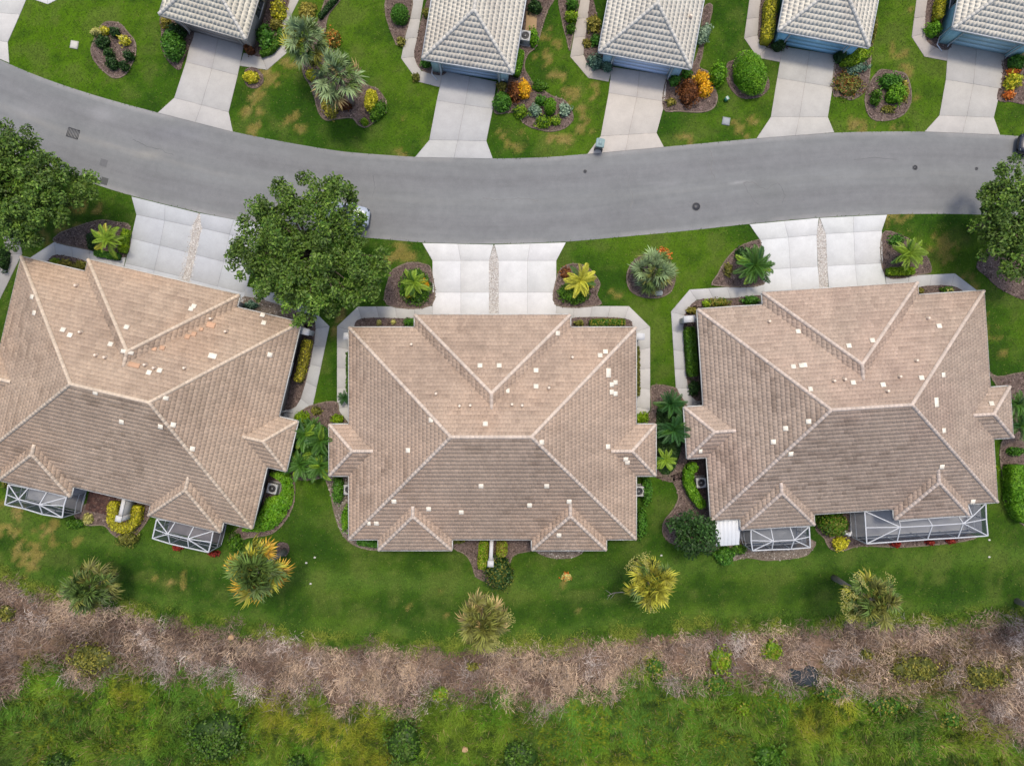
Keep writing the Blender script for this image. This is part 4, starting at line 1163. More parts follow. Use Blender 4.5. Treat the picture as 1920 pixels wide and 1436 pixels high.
def build_lanais():
    g = A(196, 198, 203)
    lanai('long lanai behind the right house with wide hipped screen roof',
          dict(A=(1625, 1019), B=(1852, 1004), C=(1848, 944), E=(1621, 958), F=(1676, 954), G=(1686, 977), Hh=(1815, 968), I=(1814, 944), J=(1688, 988), K=(1748, 985), L=(1806, 981), R=(1849, 973), M=(1623, 989), a=(1682, 1015), b=(1739, 1011), c=(1796, 1008), d=(1740, 972), e=(1797, 968), N=(1823, 968)),
          dict(E=2.5, F=2.5, G=2.5, Hh=2.5, I=2.5, J=2.95, K=2.95, L=2.95, d=2.55, e=2.55, N=2.7, M=2.45, C=2.45),
          [('E', 'M'), ('M', 'A'), ('J', 'M'), ('J', 'K'), ('K', 'L'), ('L', 'R'), ('J', 'E'), ('J', 'A'), ('J', 'a'), ('J', 'G'), ('K', 'b'), ('K', 'd'), ('L', 'c'), ('L', 'B'), ('L', 'e'), ('N', 'I'), ('N', 'C'), ('N', 'L'), ('E', 'F'), ('F', 'G'), ('G', 'd'), ('d', 'e'), ('e', 'N'), ('I', 'C')],
          ['E', 'M', 'A', 'a', 'b', 'c', 'B', 'R', 'C'], ['E', 'A', 'a', 'b', 'c', 'B', 'R', 'C'],
          [('A', 'a', 'J'), ('a', 'b', 'K', 'J'), ('b', 'c', 'L', 'K'), ('c', 'B', 'L'), ('B', 'R', 'L'), ('R', 'C', 'N', 'L'), ('C', 'I', 'N'), ('J', 'K', 'd', 'G'), ('K', 'L', 'e', 'd'), ('E', 'F', 'G', 'J'), ('E', 'J', 'M'), ('M', 'J', 'A')],
          [(1594, 955), (1594, 1003), (1622, 1012), (1842, 998), (1838, 935), (1600, 940)], g)
    lanai('small lanai beside the white patio roof',
          dict(A=(1411, 1032), B=(1519, 1026), C=(1517, 987), D=(1408, 992), d1=(1445, 990), d2=(1481, 988), J=(1450, 1014), L=(1489, 1012), M=(1408, 1013), R=(1518, 1006), a=(1447, 1030), b=(1483, 1029)),
          dict(D=2.5, d1=2.5, d2=2.5, J=2.95, L=2.95, M=2.5),
          [('J', 'M'), ('J', 'L'), ('L', 'R'), ('J', 'D'), ('J', 'A'), ('J', 'a'), ('J', 'd1'), ('L', 'b'), ('L', 'B'), ('L', 'C'), ('L', 'd2'), ('A', 'M'), ('M', 'D'), ('D', 'd1'), ('d1', 'd2'), ('d2', 'C')],
          ['D', 'M', 'A', 'a', 'b', 'B', 'R', 'C'], ['D', 'A', 'a', 'b', 'B', 'R', 'C'],
          [('A', 'a', 'J'), ('a', 'b', 'L', 'J'), ('b', 'B', 'L'), ('B', 'R', 'L'), ('R', 'C', 'L'), ('D', 'd1', 'J'), ('d1', 'd2', 'L', 'J'), ('d2', 'C', 'L'), ('M', 'J', 'D'), ('M', 'A', 'J')],
          [(1388, 975), (1388, 1010), (1412, 1023), (1512, 1018), (1512, 975)], A(180, 183, 188))
    lanai('lanai at the far left with pale patio floor',
          dict(A=(9.5, 946), B=(117, 970), E=(16, 908), e1=(53, 915), e2=(88, 922), e3=(125, 932), G=(140, 913), J=(35, 936), L=(74, 946), m=(13, 927), a=(44, 953), b=(80, 964), n=(120, 948),),
          dict(E=2.5, e1=2.5, e2=2.5, e3=2.5, G=2.5, J=2.95, L=2.95, n=2.45),
          [('J', 'E'), ('J', 'A'), ('J', 'm'), ('J', 'e1'), ('J', 'a'), ('J', 'L'), ('L', 'e2'), ('L', 'b'), ('L', 'B'), ('L', 'e3'), ('e3', 'n'), ('n', 'B'), ('L', 'n'), ('E', 'e1'), ('e1', 'e2'), ('e2', 'e3')],
          ['E', 'm', 'A', 'a', 'b', 'B', 'n', 'e3'], ['m', 'A', 'a', 'b', 'B', 'e3'],
          [('A', 'a', 'J'), ('a', 'b', 'L', 'J'), ('b', 'B', 'L'), ('B', 'n', 'L'), ('n', 'e3', 'L'), ('E', 'e1', 'J'), ('e1', 'e2', 'L', 'J'), ('e2', 'e3', 'L'), ('E', 'J', 'm'), ('m', 'J', 'A')],
          [(58, 893), (50, 935), (152, 958), (163, 915)], A(206, 207, 210))
    lanai('lanai beside the yellowing palm behind the left house',
          dict(A=(286, 1009), B=(391, 1035), E=(294, 973), e1=(329, 978), e2=(364, 986), e3=(400, 995), J=(315, 1001), L=(352, 1010), m=(290, 992), a=(319, 1019), b=(354, 1027), n=(396, 1016), G=(415, 977)),
          dict(E=2.5, e1=2.5, e2=2.5, e3=2.5, G=2.5, J=2.95, L=2.95, n=2.45),
          [('J', 'E'), ('J', 'A'), ('J', 'm'), ('J', 'e1'), ('J', 'a'), ('J', 'L'), ('L', 'e2'), ('L', 'b'), ('L', 'B'), ('L', 'e3'), ('e3', 'n'), ('n', 'B'), ('L', 'n'), ('E', 'e1'), ('e1', 'e2'), ('e2', 'e3')],
          ['E', 'm', 'A', 'a', 'b', 'B', 'n', 'e3'], ['m', 'A', 'a', 'b', 'B', 'e3'],
          [('A', 'a', 'J'), ('a', 'b', 'L', 'J'), ('b', 'B', 'L'), ('B', 'n', 'L'), ('n', 'e3', 'L'), ('E', 'e1', 'J'), ('e1', 'e2', 'L', 'J'), ('e2', 'e3', 'L'), ('E', 'J', 'm'), ('m', 'J', 'A')],
          [(322, 955), (313, 996), (414, 1020), (427, 975)], A(168, 162, 164))
    # white solid patio roof
    q = [P(x, y, 2.45) for x, y in ((1341, 975), (1389, 973), (1386, 1021), (1343, 1024))]
    c = sum(q, Vector()) / 4
    root = thing('patio_roof', 'flat white patio roof behind the right house partly under the round tree', 'patio roof', (c.x, c.y, 0))
    n = 6
    for i in range(n):
        t0, t1 = i / n + .002, (i + 1) / n - .002
        e = [q[0].lerp(q[1], t0), q[0].lerp(q[1], t1), q[3].lerp(q[2], t1), q[3].lerp(q[2], t0)]
        mb = MB(); mb.prism(np.array([[p.x - c.x, p.y - c.y] for p in e]), 2.38, 2.45, A(236, 240, 242), bevel=.006); mb.link('roof_panel', M_PAINT, root)
    for p in q[2:]:
        mb = MB(); mb.box((p.x - c.x, p.y - c.y + 0.08, 1.19), (0.08, 0.08, 2.38), A(230, 232, 232)); mb.link('post', M_PAINT, root)
    # pavers of the left courtyard, one by one
    o = thing('brick_patio', 'dark brown brick patio behind the left house', 'patio', (*P(190, 942).xy, 0), R(-13.2), kind='structure')
    share = {}
    k = 0
    for i in range(8):
        for j in range(6):
            c_ = random.choice([A(96, 70, 64), A(84, 62, 58), A(106, 78, 70)])
            key = k % 5; k += 1
            if key not in share:
                mb = MB(); mb.prism([(-.145, -.145), (.145, -.145), (.145, .145), (-.145, .145)], 0.0, 0.07, c_, bevel=.01); share[key] = mb.mesh('brick', M_PAVER)
            b = link('brick', share[random.randrange(len(share))], o, ((i - 3.5) * 0.3, (j - 3.2) * 0.3 + .2, 0))
    NOLAWN.append(PX([(168, 918), (215, 930), (205, 972), (158, 962)]))


# ---------------------------------------------------------------- plants
PAL = {
    'green': (A(62, 112, 28), A(92, 140, 40)), 'bright': (A(86, 140, 18), A(122, 168, 34)), 'dark': (A(34, 66, 22), A(62, 94, 38)),
    'yellow': (A(176, 176, 34), A(226, 214, 60)), 'gold': (A(226, 160, 14), A(250, 206, 50)), 'silver': (A(112, 140, 112), A(170, 192, 160)),
    'rust': (A(92, 52, 24), A(150, 94, 44)), 'lime': (A(104, 142, 14), A(146, 172, 30)), 'olive': (A(92, 98, 34), A(140, 138, 56)),
    'red': (A(120, 34, 26), A(170, 60, 44)), 'pale': (A(176, 176, 92), A(214, 206, 130)), 'hedge': (A(62, 104, 16), A(94, 132, 26)), 'blue': (A(70, 104, 84), A(128, 156, 128)),
    'orange': (A(200, 100, 30), A(226, 150, 70)), 'white': (A(214, 214, 204), A(236, 236, 228)), 'oak': (A(52, 82, 22), A(96, 120, 46)), 'oaklight': (A(68, 106, 24), A(120, 146, 54)), 'khaki': (A(120, 116, 44), A(172, 160, 66)),
}

PAL = {k: (np.minimum(a * 1.5, .8), np.minimum(b * 1.5, .85)) for k, (a, b) in PAL.items()}


def leaf_quads(c, nrm, size, cols, rg, aspect=0.55, tilt=0.7):
    n = len(c)
    d = nrm + rg.normal(0, tilt, (n, 3)); d /= np.linalg.norm(d, axis=1)[:, None] + 1e-9
    a = np.cross(d, rg.normal(0, 1, (n, 3))); a /= np.linalg.norm(a, axis=1)[:, None] + 1e-9
    b = np.cross(d, a)
    s = size[:, None]
    V = np.stack([c - a * s, c - b * s * aspect + d * s * .12, c + a * s, c + b * s * aspect + d * s * .12], 1)
    F = (np.arange(n) * 4)[:, None] + np.arange(4)[None]
    return V.reshape(-1, 3), F, np.repeat(cols, 4, 0)


def blob_pts(n, rg, rx, ry, h, power=2.4, lumps=0.12, seed=0):
    """points and normals on the skin of a rounded bush that stands on the ground"""
    th = rg.uniform(0, 2 * math.pi, n); z = rg.uniform(0.0, 1.0, n) ** 0.75
    ph = z * math.pi / 2 * 1.0
    cr = np.cos(ph) ** (2 / power); sz = np.sin(ph) ** (2 / power)
    lx = np.cos(th); ly = np.sin(th)
    lump = 1 + lumps * (vnoise(lx * 2.2 + 9, ly * 2.2 + sz * 2 + 4, seed) - 0.5) * 2 + lumps * 0.6 * (vnoise(lx * 5 + 2, ly * 5 + sz * 4, seed + 3) - 0.5) * 2
    cr = cr * (0.88 + 0.12 * np.sin(np.clip(sz, 0, 1) * math.pi))
    p = np.c_[lx * cr * rx * lump, ly * cr * ry * lump, sz * h * (0.85 + 0.15 * lump)]
    nr = np.c_[lx * np.cos(ph) / rx, ly * np.cos(ph) / ry, np.sin(ph) / h + .02]
    return p, nr / np.linalg.norm(nr, axis=1)[:, None]


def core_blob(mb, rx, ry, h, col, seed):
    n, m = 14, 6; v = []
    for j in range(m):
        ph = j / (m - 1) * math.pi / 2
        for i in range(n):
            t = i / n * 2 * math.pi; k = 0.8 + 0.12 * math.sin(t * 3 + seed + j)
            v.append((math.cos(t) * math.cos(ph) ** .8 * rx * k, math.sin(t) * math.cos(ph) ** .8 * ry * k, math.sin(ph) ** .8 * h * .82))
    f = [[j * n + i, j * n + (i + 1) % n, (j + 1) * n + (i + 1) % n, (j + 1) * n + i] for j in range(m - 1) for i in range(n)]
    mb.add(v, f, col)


def bush(px, py, rx, ry, h, pal, label, rot=0.0, name='shrub', cat='shrub', leaf=0.092, dens=150, lumps=0.24, power=2.4, group=None, spark=None, tilt=0.7):
    """rx, ry in photograph pixels as seen from above"""
    zc = h * 0.55
    c = P(px, py, zc); s = (H - zc) / H / PPM
    RX, RY = rx * s * 1.12, ry * s * 1.12
    seed = int(abs(px * 7 + py * 3)) % 97
    rg = np.random.default_rng(seed + 1000)
    ar = math.pi * RX * RY + 2.6 * (RX + RY) * h
    n = int(min(9000, max(160, ar * dens * (0.075 / leaf) ** 1.6)))
    p, nr = blob_pts(n, rg, RX, RY, h, power, lumps, seed)
    p *= 1 - np.abs(rg.normal(0, 0.09, (n, 1)))
    loose = lumps > .1
    if loose:
        out = rg.random(n) < .22; p[out] *= 1 + np.abs(rg.normal(0, .13, (out.sum(), 1)))
        cell = vnoise(p[:, 0] * 4.5 + 30, p[:, 1] * 4.5 + p[:, 2] * 3 + 30, seed + 5); p *= (.9 + .24 * cell)[:, None]
    p[:, 2] = np.maximum(p[:, 2], 0.03)
    c0, c1 = PAL[pal]
    t = np.clip(rg.normal(0.45, 0.3, n) + (fbm(p[:, 0] + px, p[:, 1], .5, 2, seed) - .5) * 1.2, 0, 1)
    cols = mix(np.tile(c0, (n, 1)), c1, t) * rg.uniform(.62, 1.35, (n, 1))
    if spark:
        k = rg.random(n) < 0.3
        cols[k] = mix(PAL[spark][0], PAL[spark][1], rg.random(k.sum()))
    V, F, C = leaf_quads(p, nr, rg.uniform(.6, 1.4, n) * leaf, cols, rg, tilt=tilt)
    mb = MB(); mb.add(V, F, C)
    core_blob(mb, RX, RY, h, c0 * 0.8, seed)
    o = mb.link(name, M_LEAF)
    o.location = (c.x, c.y, 0.03); o.rotation_euler = (0, 0, rot)
    tag(o, label, cat, group)
    return o


def hedge(pts, wpx, h, pal, label, leaf=0.07, dens=190, group=None, spark=None, round_=False):
    """a clipped hedge along a polyline of pixels"""
    w3 = [P(x, y, h * .7) for x, y in pts]; c = sum(w3, Vector()) / len(w3)
    W = wpx * (H - h) / H / PPM
    seed = int(abs(pts[0][0] * 5 + pts[0][1])) % 89; rg = np.random.default_rng(seed + 50)
    P2 = np.array([[p.x - c.x, p.y - c.y] for p in w3])
    seg = np.linalg.norm(np.diff(P2, axis=0), axis=1); L = seg.sum()
    cum = np.concatenate([[0], np.cumsum(seg)])
    ar = L * W + 2 * (L + W) * h
    n = int(min(9000, max(200, ar * dens * (0.07 / leaf) ** 1.6)))
    def along(s):
        return np.c_[np.interp(s, cum, P2[:, 0]), np.interp(s, cum, P2[:, 1])]
    s = rg.uniform(0, L, n); q = rg.random(n); top = q < (L * W) / ar * 1.15
    base = along(s); e = along(np.minimum(s + .05, L)) - along(np.maximum(s - .05, 0)); e /= np.linalg.norm(e, axis=1)[:, None] + 1e-9
    nn = np.c_[-e[:, 1], e[:, 0]]
    t = np.where(top, rg.uniform(-1, 1, n), np.sign(rg.random(n) - .5))
    z = np.where(top, h, rg.uniform(0.05, h, n))
    z = z * (1 - 0.12 * np.abs(t) ** 3 * top) * (1 + 0.07 * (vnoise(s * 2, t * 2, seed) - .5))
    wob = W / 2 * (1 + 0.14 * (vnoise(s * 1.8, np.sign(t), seed + 2) - .5))
    endf = np.minimum(1, np.sqrt(np.clip(np.minimum(s, L - s) / (W * 0.4), 0.02, 1)) * .5 + .5)
    p = np.c_[base + nn * (t * wob * endf)[:, None], z]
    nr = np.where(top[:, None], np.array([[0, 0, 1.]]), np.c_[nn * np.sign(t)[:, None], np.full(n, .3)])
    p += rg.normal(0, .02, (n, 3))
    c0, c1 = PAL[pal]
    tt = np.clip(rg.normal(0.45, 0.3, n) + (vnoise(s * 1.5, t, seed + 7) - .5), 0, 1)
    cols = mix(np.tile(c0, (n, 1)), c1, tt) * rg.uniform(.75, 1.2, (n, 1))
    if spark:
        k = rg.random(n) < .35; cols[k] = mix(PAL[spark][0], PAL[spark][1], rg.random(k.sum()))
    V, F, C = leaf_quads(p, nr, rg.uniform(.6, 1.4, n) * leaf, cols, rg)
    mb = MB(); mb.add(V, F, C)
    for a, b in zip(P2[:-1], P2[1:]):
        d = b - a; ln = np.linalg.norm(d)
        mb.box((*(a + b) / 2, h * .44), (ln, W * .8, h * .88), c0 * .8, rz=math.atan2(d[1], d[0]))
    o = mb.link('hedge', M_LEAF); o.location = (c.x, c.y, 0.02)
    return tag(o, label, 'hedge', group)


def ground_cover(poly, h, pal, label, leaf=.09, dens=170, name='shrub_mass', cat='shrubs', spark=None):
    """a mass of leafy shrubs filling a bed outline"""
    z = h * .7; w2 = smooth_closed(PX(poly, z), 4); c = w2.mean(0); q = w2 - c
    if area2(q) < 0: q = q[::-1]
    seed = int(poly[0][0] + poly[0][1]) % 83; rg = np.random.default_rng(seed)
    ar = abs(area2(q)) / 2
    n = int(min(11000, ar * dens * 2.2))
    lo, hi = q.min(0), q.max(0)
    p = rg.uniform(lo, hi, (n * 2, 2)); p = p[inpoly(p, q)][:n]; n = len(p)
    # distance to the outline
    d = np.full(n, 9.0)
    for a, b in zip(q, np.roll(q, -1, 0)):
        e = b - a; t = np.clip(((p - a) @ e) / (e @ e + 1e-9), 0, 1); d = np.minimum(d, np.linalg.norm(p - a - t[:, None] * e, axis=1))
    hh = h * np.sqrt(np.clip(d / 0.45, 0.03, 1)) * (0.75 + 0.5 * fbm(p[:, 0], p[:, 1], .9, 2, seed))
    P3 = np.c_[p, hh * rg.uniform(.7, 1, n)]
    c0, c1 = PAL[pal]
    tt = np.clip(rg.normal(.45, .3, n) + (fbm(p[:, 0], p[:, 1], .7, 2, seed + 3) - .5) * 1.4, 0, 1)
    cols = mix(np.tile(c0, (n, 1)), c1, tt) * rg.uniform(.75, 1.2, (n, 1))
    if spark:
        k = rg.random(n) < .3; cols[k] = mix(PAL[spark][0], PAL[spark][1], rg.random(k.sum()))
    V, F, C = leaf_quads(P3, np.tile([0, 0, 1.], (n, 1)), rg.uniform(.6, 1.4, n) * leaf, cols, rg, tilt=.6)
    mb = MB(); mb.add(V, F, C); mb.prism(inset(q, .12), 0.0, h * .45, c0 * .7)
    o = mb.link(name, M_LEAF); o.location = (c[0], c[1], .03)
    return tag(o, label, cat)


# --- fronds (meshes shared by all palms)
FR = {}


def fan_frond(kind, seed):
    rg = np.random.default_rng(seed); mb = MB()
    base = 1.35 * {'green': A(96, 120, 54), 'blue': A(132, 154, 104), 'gold': A(200, 160, 50), 'tan': A(176, 154, 100), 'yellow': A(164, 162, 54), 'olive': A(122, 124, 56)}[kind]
    # petiole along x, blade of narrow leaflets fanned from a short arching rib; unit length
    pet = [(0, 0, 0), (.22, 0, .03), (.45, 0, .03), (.62, 0, 0)]
    mb.tube(pet, [.016, .013, .011, .008], 4, base * .8, cap=False)
    n = 19
    for i in range(n):
        a = (i / (n - 1) - .5) * 2
        ang = a * 2.3 + rg.normal(0, .06); ln = (.42 - .12 * abs(a)) * rg.uniform(.75, 1.15)
        c, s = math.cos(ang), math.sin(ang); wd = .026 * rg.uniform(.8, 1.25)
        fold = wd * 1.0; droop = rg.uniform(.04, .26)
        p0 = np.array([.60, 0, 0]); d = np.array([c, s, 0]); sd = np.array([-s, c, 0]); up = np.array([0, 0, 1.])
        p1 = p0 + d * ln * .55 + up * (.05 - droop * .15); p2 = p0 + d * ln + up * (.02 - droop)
        v = [p0 - sd * wd * .4, p0 - up * fold * .3, p0 + sd * wd * .4, p1 - sd * wd, p1 - up * fold, p1 + sd * wd, p2]
        col = base * rg.uniform(.55, 1.5)
        cc = np.array([col * .8] * 3 + [col] * 3 + [col * 1.25])
        b = mb.n; mb.add(v, [[0, 1, 4, 3], [1, 2, 5, 4]], cc); mb.f3.append(np.array([[3, 4, 6], [4, 5, 6]]) + b)
    return mb.mesh('frond', M_FROND)


def feather_frond(kind, seed):
    rg = np.random.default_rng(seed); mb = MB()
    base = 1.35 * {'green': A(74, 116, 36), 'lime': A(136, 168, 48), 'dark': A(52, 96, 40), 'yellow': A(196, 194, 62)}[kind]
    m = 13; pts = []
    for i in range(m):
        t = i / (m - 1); pts.append((t * (1 - .12 * t), 0, .42 * t - .62 * t * t))
    mb.tube(pts, list(np.linspace(.014, .004, m)), 4, base * 1.15, cap=False)
    n = 22
    for i in range(n):
        t = .12 + .88 * i / (n - 1); x = t * (1 - .12 * t); z = .42 * t - .62 * t * t
        ln = .23 * math.sin(math.pi * (.12 + .80 * t)) ** .8 * rg.uniform(.9, 1.1)
        for sg in (-1, 1):
            an = sg * (1.15 - .55 * t); c, s = math.cos(an), math.sin(an)
            p0 = np.array([x, 0, z]); d = np.array([c, s, 0]); sd = np.array([-s, c, 0]); wd = .017
            p1 = p0 + d * ln * .5 + np.array([0, 0, .03]); p2 = p0 + d * ln + np.array([0, 0, -.09])
            v = [p0 - sd * wd * .4, p0 + sd * wd * .4, p1 - sd * wd, p1 + sd * wd, p2]
            b = mb.n; mb.add(v, [[0, 1, 3, 2]], base * rg.uniform(.75, 1.22)); mb.f3.append(np.array([[2, 3, 4]]) + b)
    return mb.mesh('frond', M_FROND)


def frond_mesh(style, kind, i):
    k = (style, kind, i % 3)
    if k not in FR: FR[k] = (fan_frond if style == 'fan' else feather_frond)(kind, 300 + i % 3 * 7 + len(kind))
    return FR[k]


def place_frond(root, me, z, yaw, el, roll, size):
    o = link('frond', me, root)
    o.location = (0, 0, z); o.scale = (size,) * 3
    o.rotation_euler = (Matrix.Rotation(yaw, 3, 'Z') @ Matrix.Rotation(-el, 3, 'Y') @ Matrix.Rotation(roll, 3, 'X')).to_euler()
    return o


def fan_palm(px, py, rpx, h, label, kinds, n=46, group='cabbage palms', lean=0.0, flower=0, base_xy=None):
    rg = random.Random(int(px + py))
    g = P(px, py, h)
    root = thing('fan_palm', label, 'palm tree', (g.x, g.y, 0), rg.uniform(0, 6), group)
    size = rpx * (H - h) / H / PPM / .98
    mb = MB(); tp = [(0, 0, -.1), (.02, 0, h * .3), (0, .03, h * .7), (0, 0, h)]
    tr = max(.13, min(.2, h * .035))
    mb.tube(tp, [tr * 1.35, tr, tr * .9, tr * 1.2], 9, A(176, 164, 150)); mb.link('trunk', M_BARK, root, True)
    bm = MB()
    for i in range(26):      # old leaf bases wrapped round the top of the trunk
        a = i * 2.4; z = h - .1 - i * .035
        if z < .3: break
        bm.tube([(math.cos(a) * tr * .8, math.sin(a) * tr * .8, z - .1), (math.cos(a) * tr * 1.7, math.sin(a) * tr * 1.7, z + .12)], [.05, .03], 4, A(150, 128, 100))
    bm.link('leaf_bases', M_BARK, root)
    for i in range(n):
        t = i / (n - 1)                      # 0 = young, upright, centre; 1 = old, hanging
        el = R(76) - t ** .8 * R(100) + rg.gauss(0, R(11))
        yaw = i * 2.39996 + rg.gauss(0, .3)
        kind = kinds[0] if t < .55 else (kinds[1] if t < .82 else kinds[2])
        if rg.random() < .15: kind = rg.choice(kinds)
        place_frond(root, frond_mesh('fan', kind, i), h - .05 - .25 * t, yaw, el, rg.gauss(0, .7), size * rg.uniform(.5 + .35 * t, 1.02))
    for i in range(flower):
        a = rg.uniform(0, 6.28); m2 = MB(); pr = []
        L = size * .95
        for k in range(150):
            u = rg.random(); an = a + rg.gauss(0, .16) * u
            m2.box((math.cos(an) * L * (.45 + .6 * u), math.sin(an) * L * (.45 + .6 * u), h + .35 - .5 * u + rg.uniform(-.1, .1)), (.07, .03, .03), random.choice(PAL['pale']) * rg.uniform(.85, 1.1), rz=rg.uniform(0, 3))
        m2.tube([(0, 0, h), (math.cos(a) * L * .5, math.sin(a) * L * .5, h + .3), (math.cos(a) * L, math.sin(a) * L, h - .1)], .015, 4, PAL['pale'][0])
        m2.link('flower_stalk', M_LEAF, root)
    return root


def feather_palm(px, py, rpx, h, label, kinds, n=15,  group='small feather palms', name='feather_palm'):
    rg = random.Random(int(px * 3 + py))
    z = h; g = P(px, py, z)
    root = thing(name, label, 'palm', (g.x, g.y, 0), rg.uniform(0, 6), group)
    size = rpx * (H - z) / H / PPM
    mb = MB(); mb.tube([(0, 0, -.05), (0.01, 0, h * .5), (0, 0, h)], [.09, .07, .08], 7, A(120, 108, 84)); mb.link('trunk', M_BARK, root, True)
    n = int(n * 1.35)
    for i in range(n):
        t = i / (n - 1); el = R(58) - t * R(62) + rg.gauss(0, R(7))
        k = kinds[0] if rg.random() < .65 else rg.choice(kinds)
        place_frond(root, frond_mesh('feather', k, i), h - .03, i * 2.39996 + rg.gauss(0, .2), el, rg.gauss(0, .25), size * rg.uniform(.8, 1.2))
    return root


def oak(px, py, rpx, hz, label, seed, lobes, pal=('dark', 'green')):
    """spreading broadleaf tree: lobes are (dx, dy, r) in pixels about the crown's middle"""
    rg = np.random.default_rng(seed); zc = hz * .62
    g = P(px, py, zc); s = (H - zc) / H / PPM
    root = thing('oak_tree', label, 'tree', (g.x, g.y, 0), 0, 'spreading street trees')
    # leaf clumps
    cl = []
    for (dx, dy, r) in lobes:
        R0 = r * s; n = max(5, int(5.3 * R0 * R0))
        for _ in range(n):
            a = rg.uniform(0, 2 * math.pi); q = math.sqrt(rg.random())
            x = dx * s + math.cos(a) * q * R0; y = -dy * s + math.sin(a) * q * R0
            top = math.sqrt(max(0, 1 - q * q))
            z = zc + (rg.uniform(-.35, 1.0)) * top * min(R0, 2.6) * .95 + rg.normal(0, .2)
            cl.append((x, y, max(1.9, z), rg.uniform(.38, .85)))
    cl = np.array(cl)
    Vs, Fs, Cs, off = [], [], [], 0
    c0, c1 = PAL[pal[0]]; d0, d1 = PAL[pal[1]]
    for (x, y, z, r) in cl:
        n = int(125 * r * r + 45)
        d = rg.normal(0, 1, (n, 3)); d /= np.linalg.norm(d, axis=1)[:, None]
        p = d * (r * rg.random((n, 1)) ** .4) * np.array([1, 1, .62]) + (x, y, z)
        k = rg.random()
        cb = mix(c0, d0, k * .8); ct = mix(c1, d1, k)
        cols = mix(np.tile(cb, (n, 1)), ct, np.clip(rg.normal(.45, .3, n), 0, 1)) * rg.uniform(.55, 1.45, (n, 1)) * rg.uniform(.72, 1.3)
        V, F, C = leaf_quads(p, np.c_[d[:, :2] * .5, np.full(n, .9)], rg.uniform(.09, .18, n), cols, rg, aspect=.5, tilt=.55)
        Vs.append(V); Fs.append(F + off); Cs.append(C); off += len(V)
    me = fast_mesh('crown', np.concatenate(Vs), np.concatenate(Fs), M_LEAF, np.concatenate(Cs))
    link('crown', me, root)
    mb = MB(); bk = A(104, 92, 80)
    mb.tube([(0, 0, -.1), (.05, .03, hz * .15), (0, .05, hz * .3)], [.34, .27, .24], 9, bk)
    mb.link('trunk', M_BARK, root, True)
    pick = cl[rg.permutation(len(cl))[:34]]
    for (x, y, z, r) in pick:
        b = MB(); mid = (x * .45 + rg.normal(0, .15), y * .45 + rg.normal(0, .15), hz * .3 + (z - hz * .3) * .62)
        b.tube([(0, .05, hz * .27), mid, (x, y, z)], [.12, .07, .02], 6, bk); b.link('limb', M_BARK, root, True)
    return root


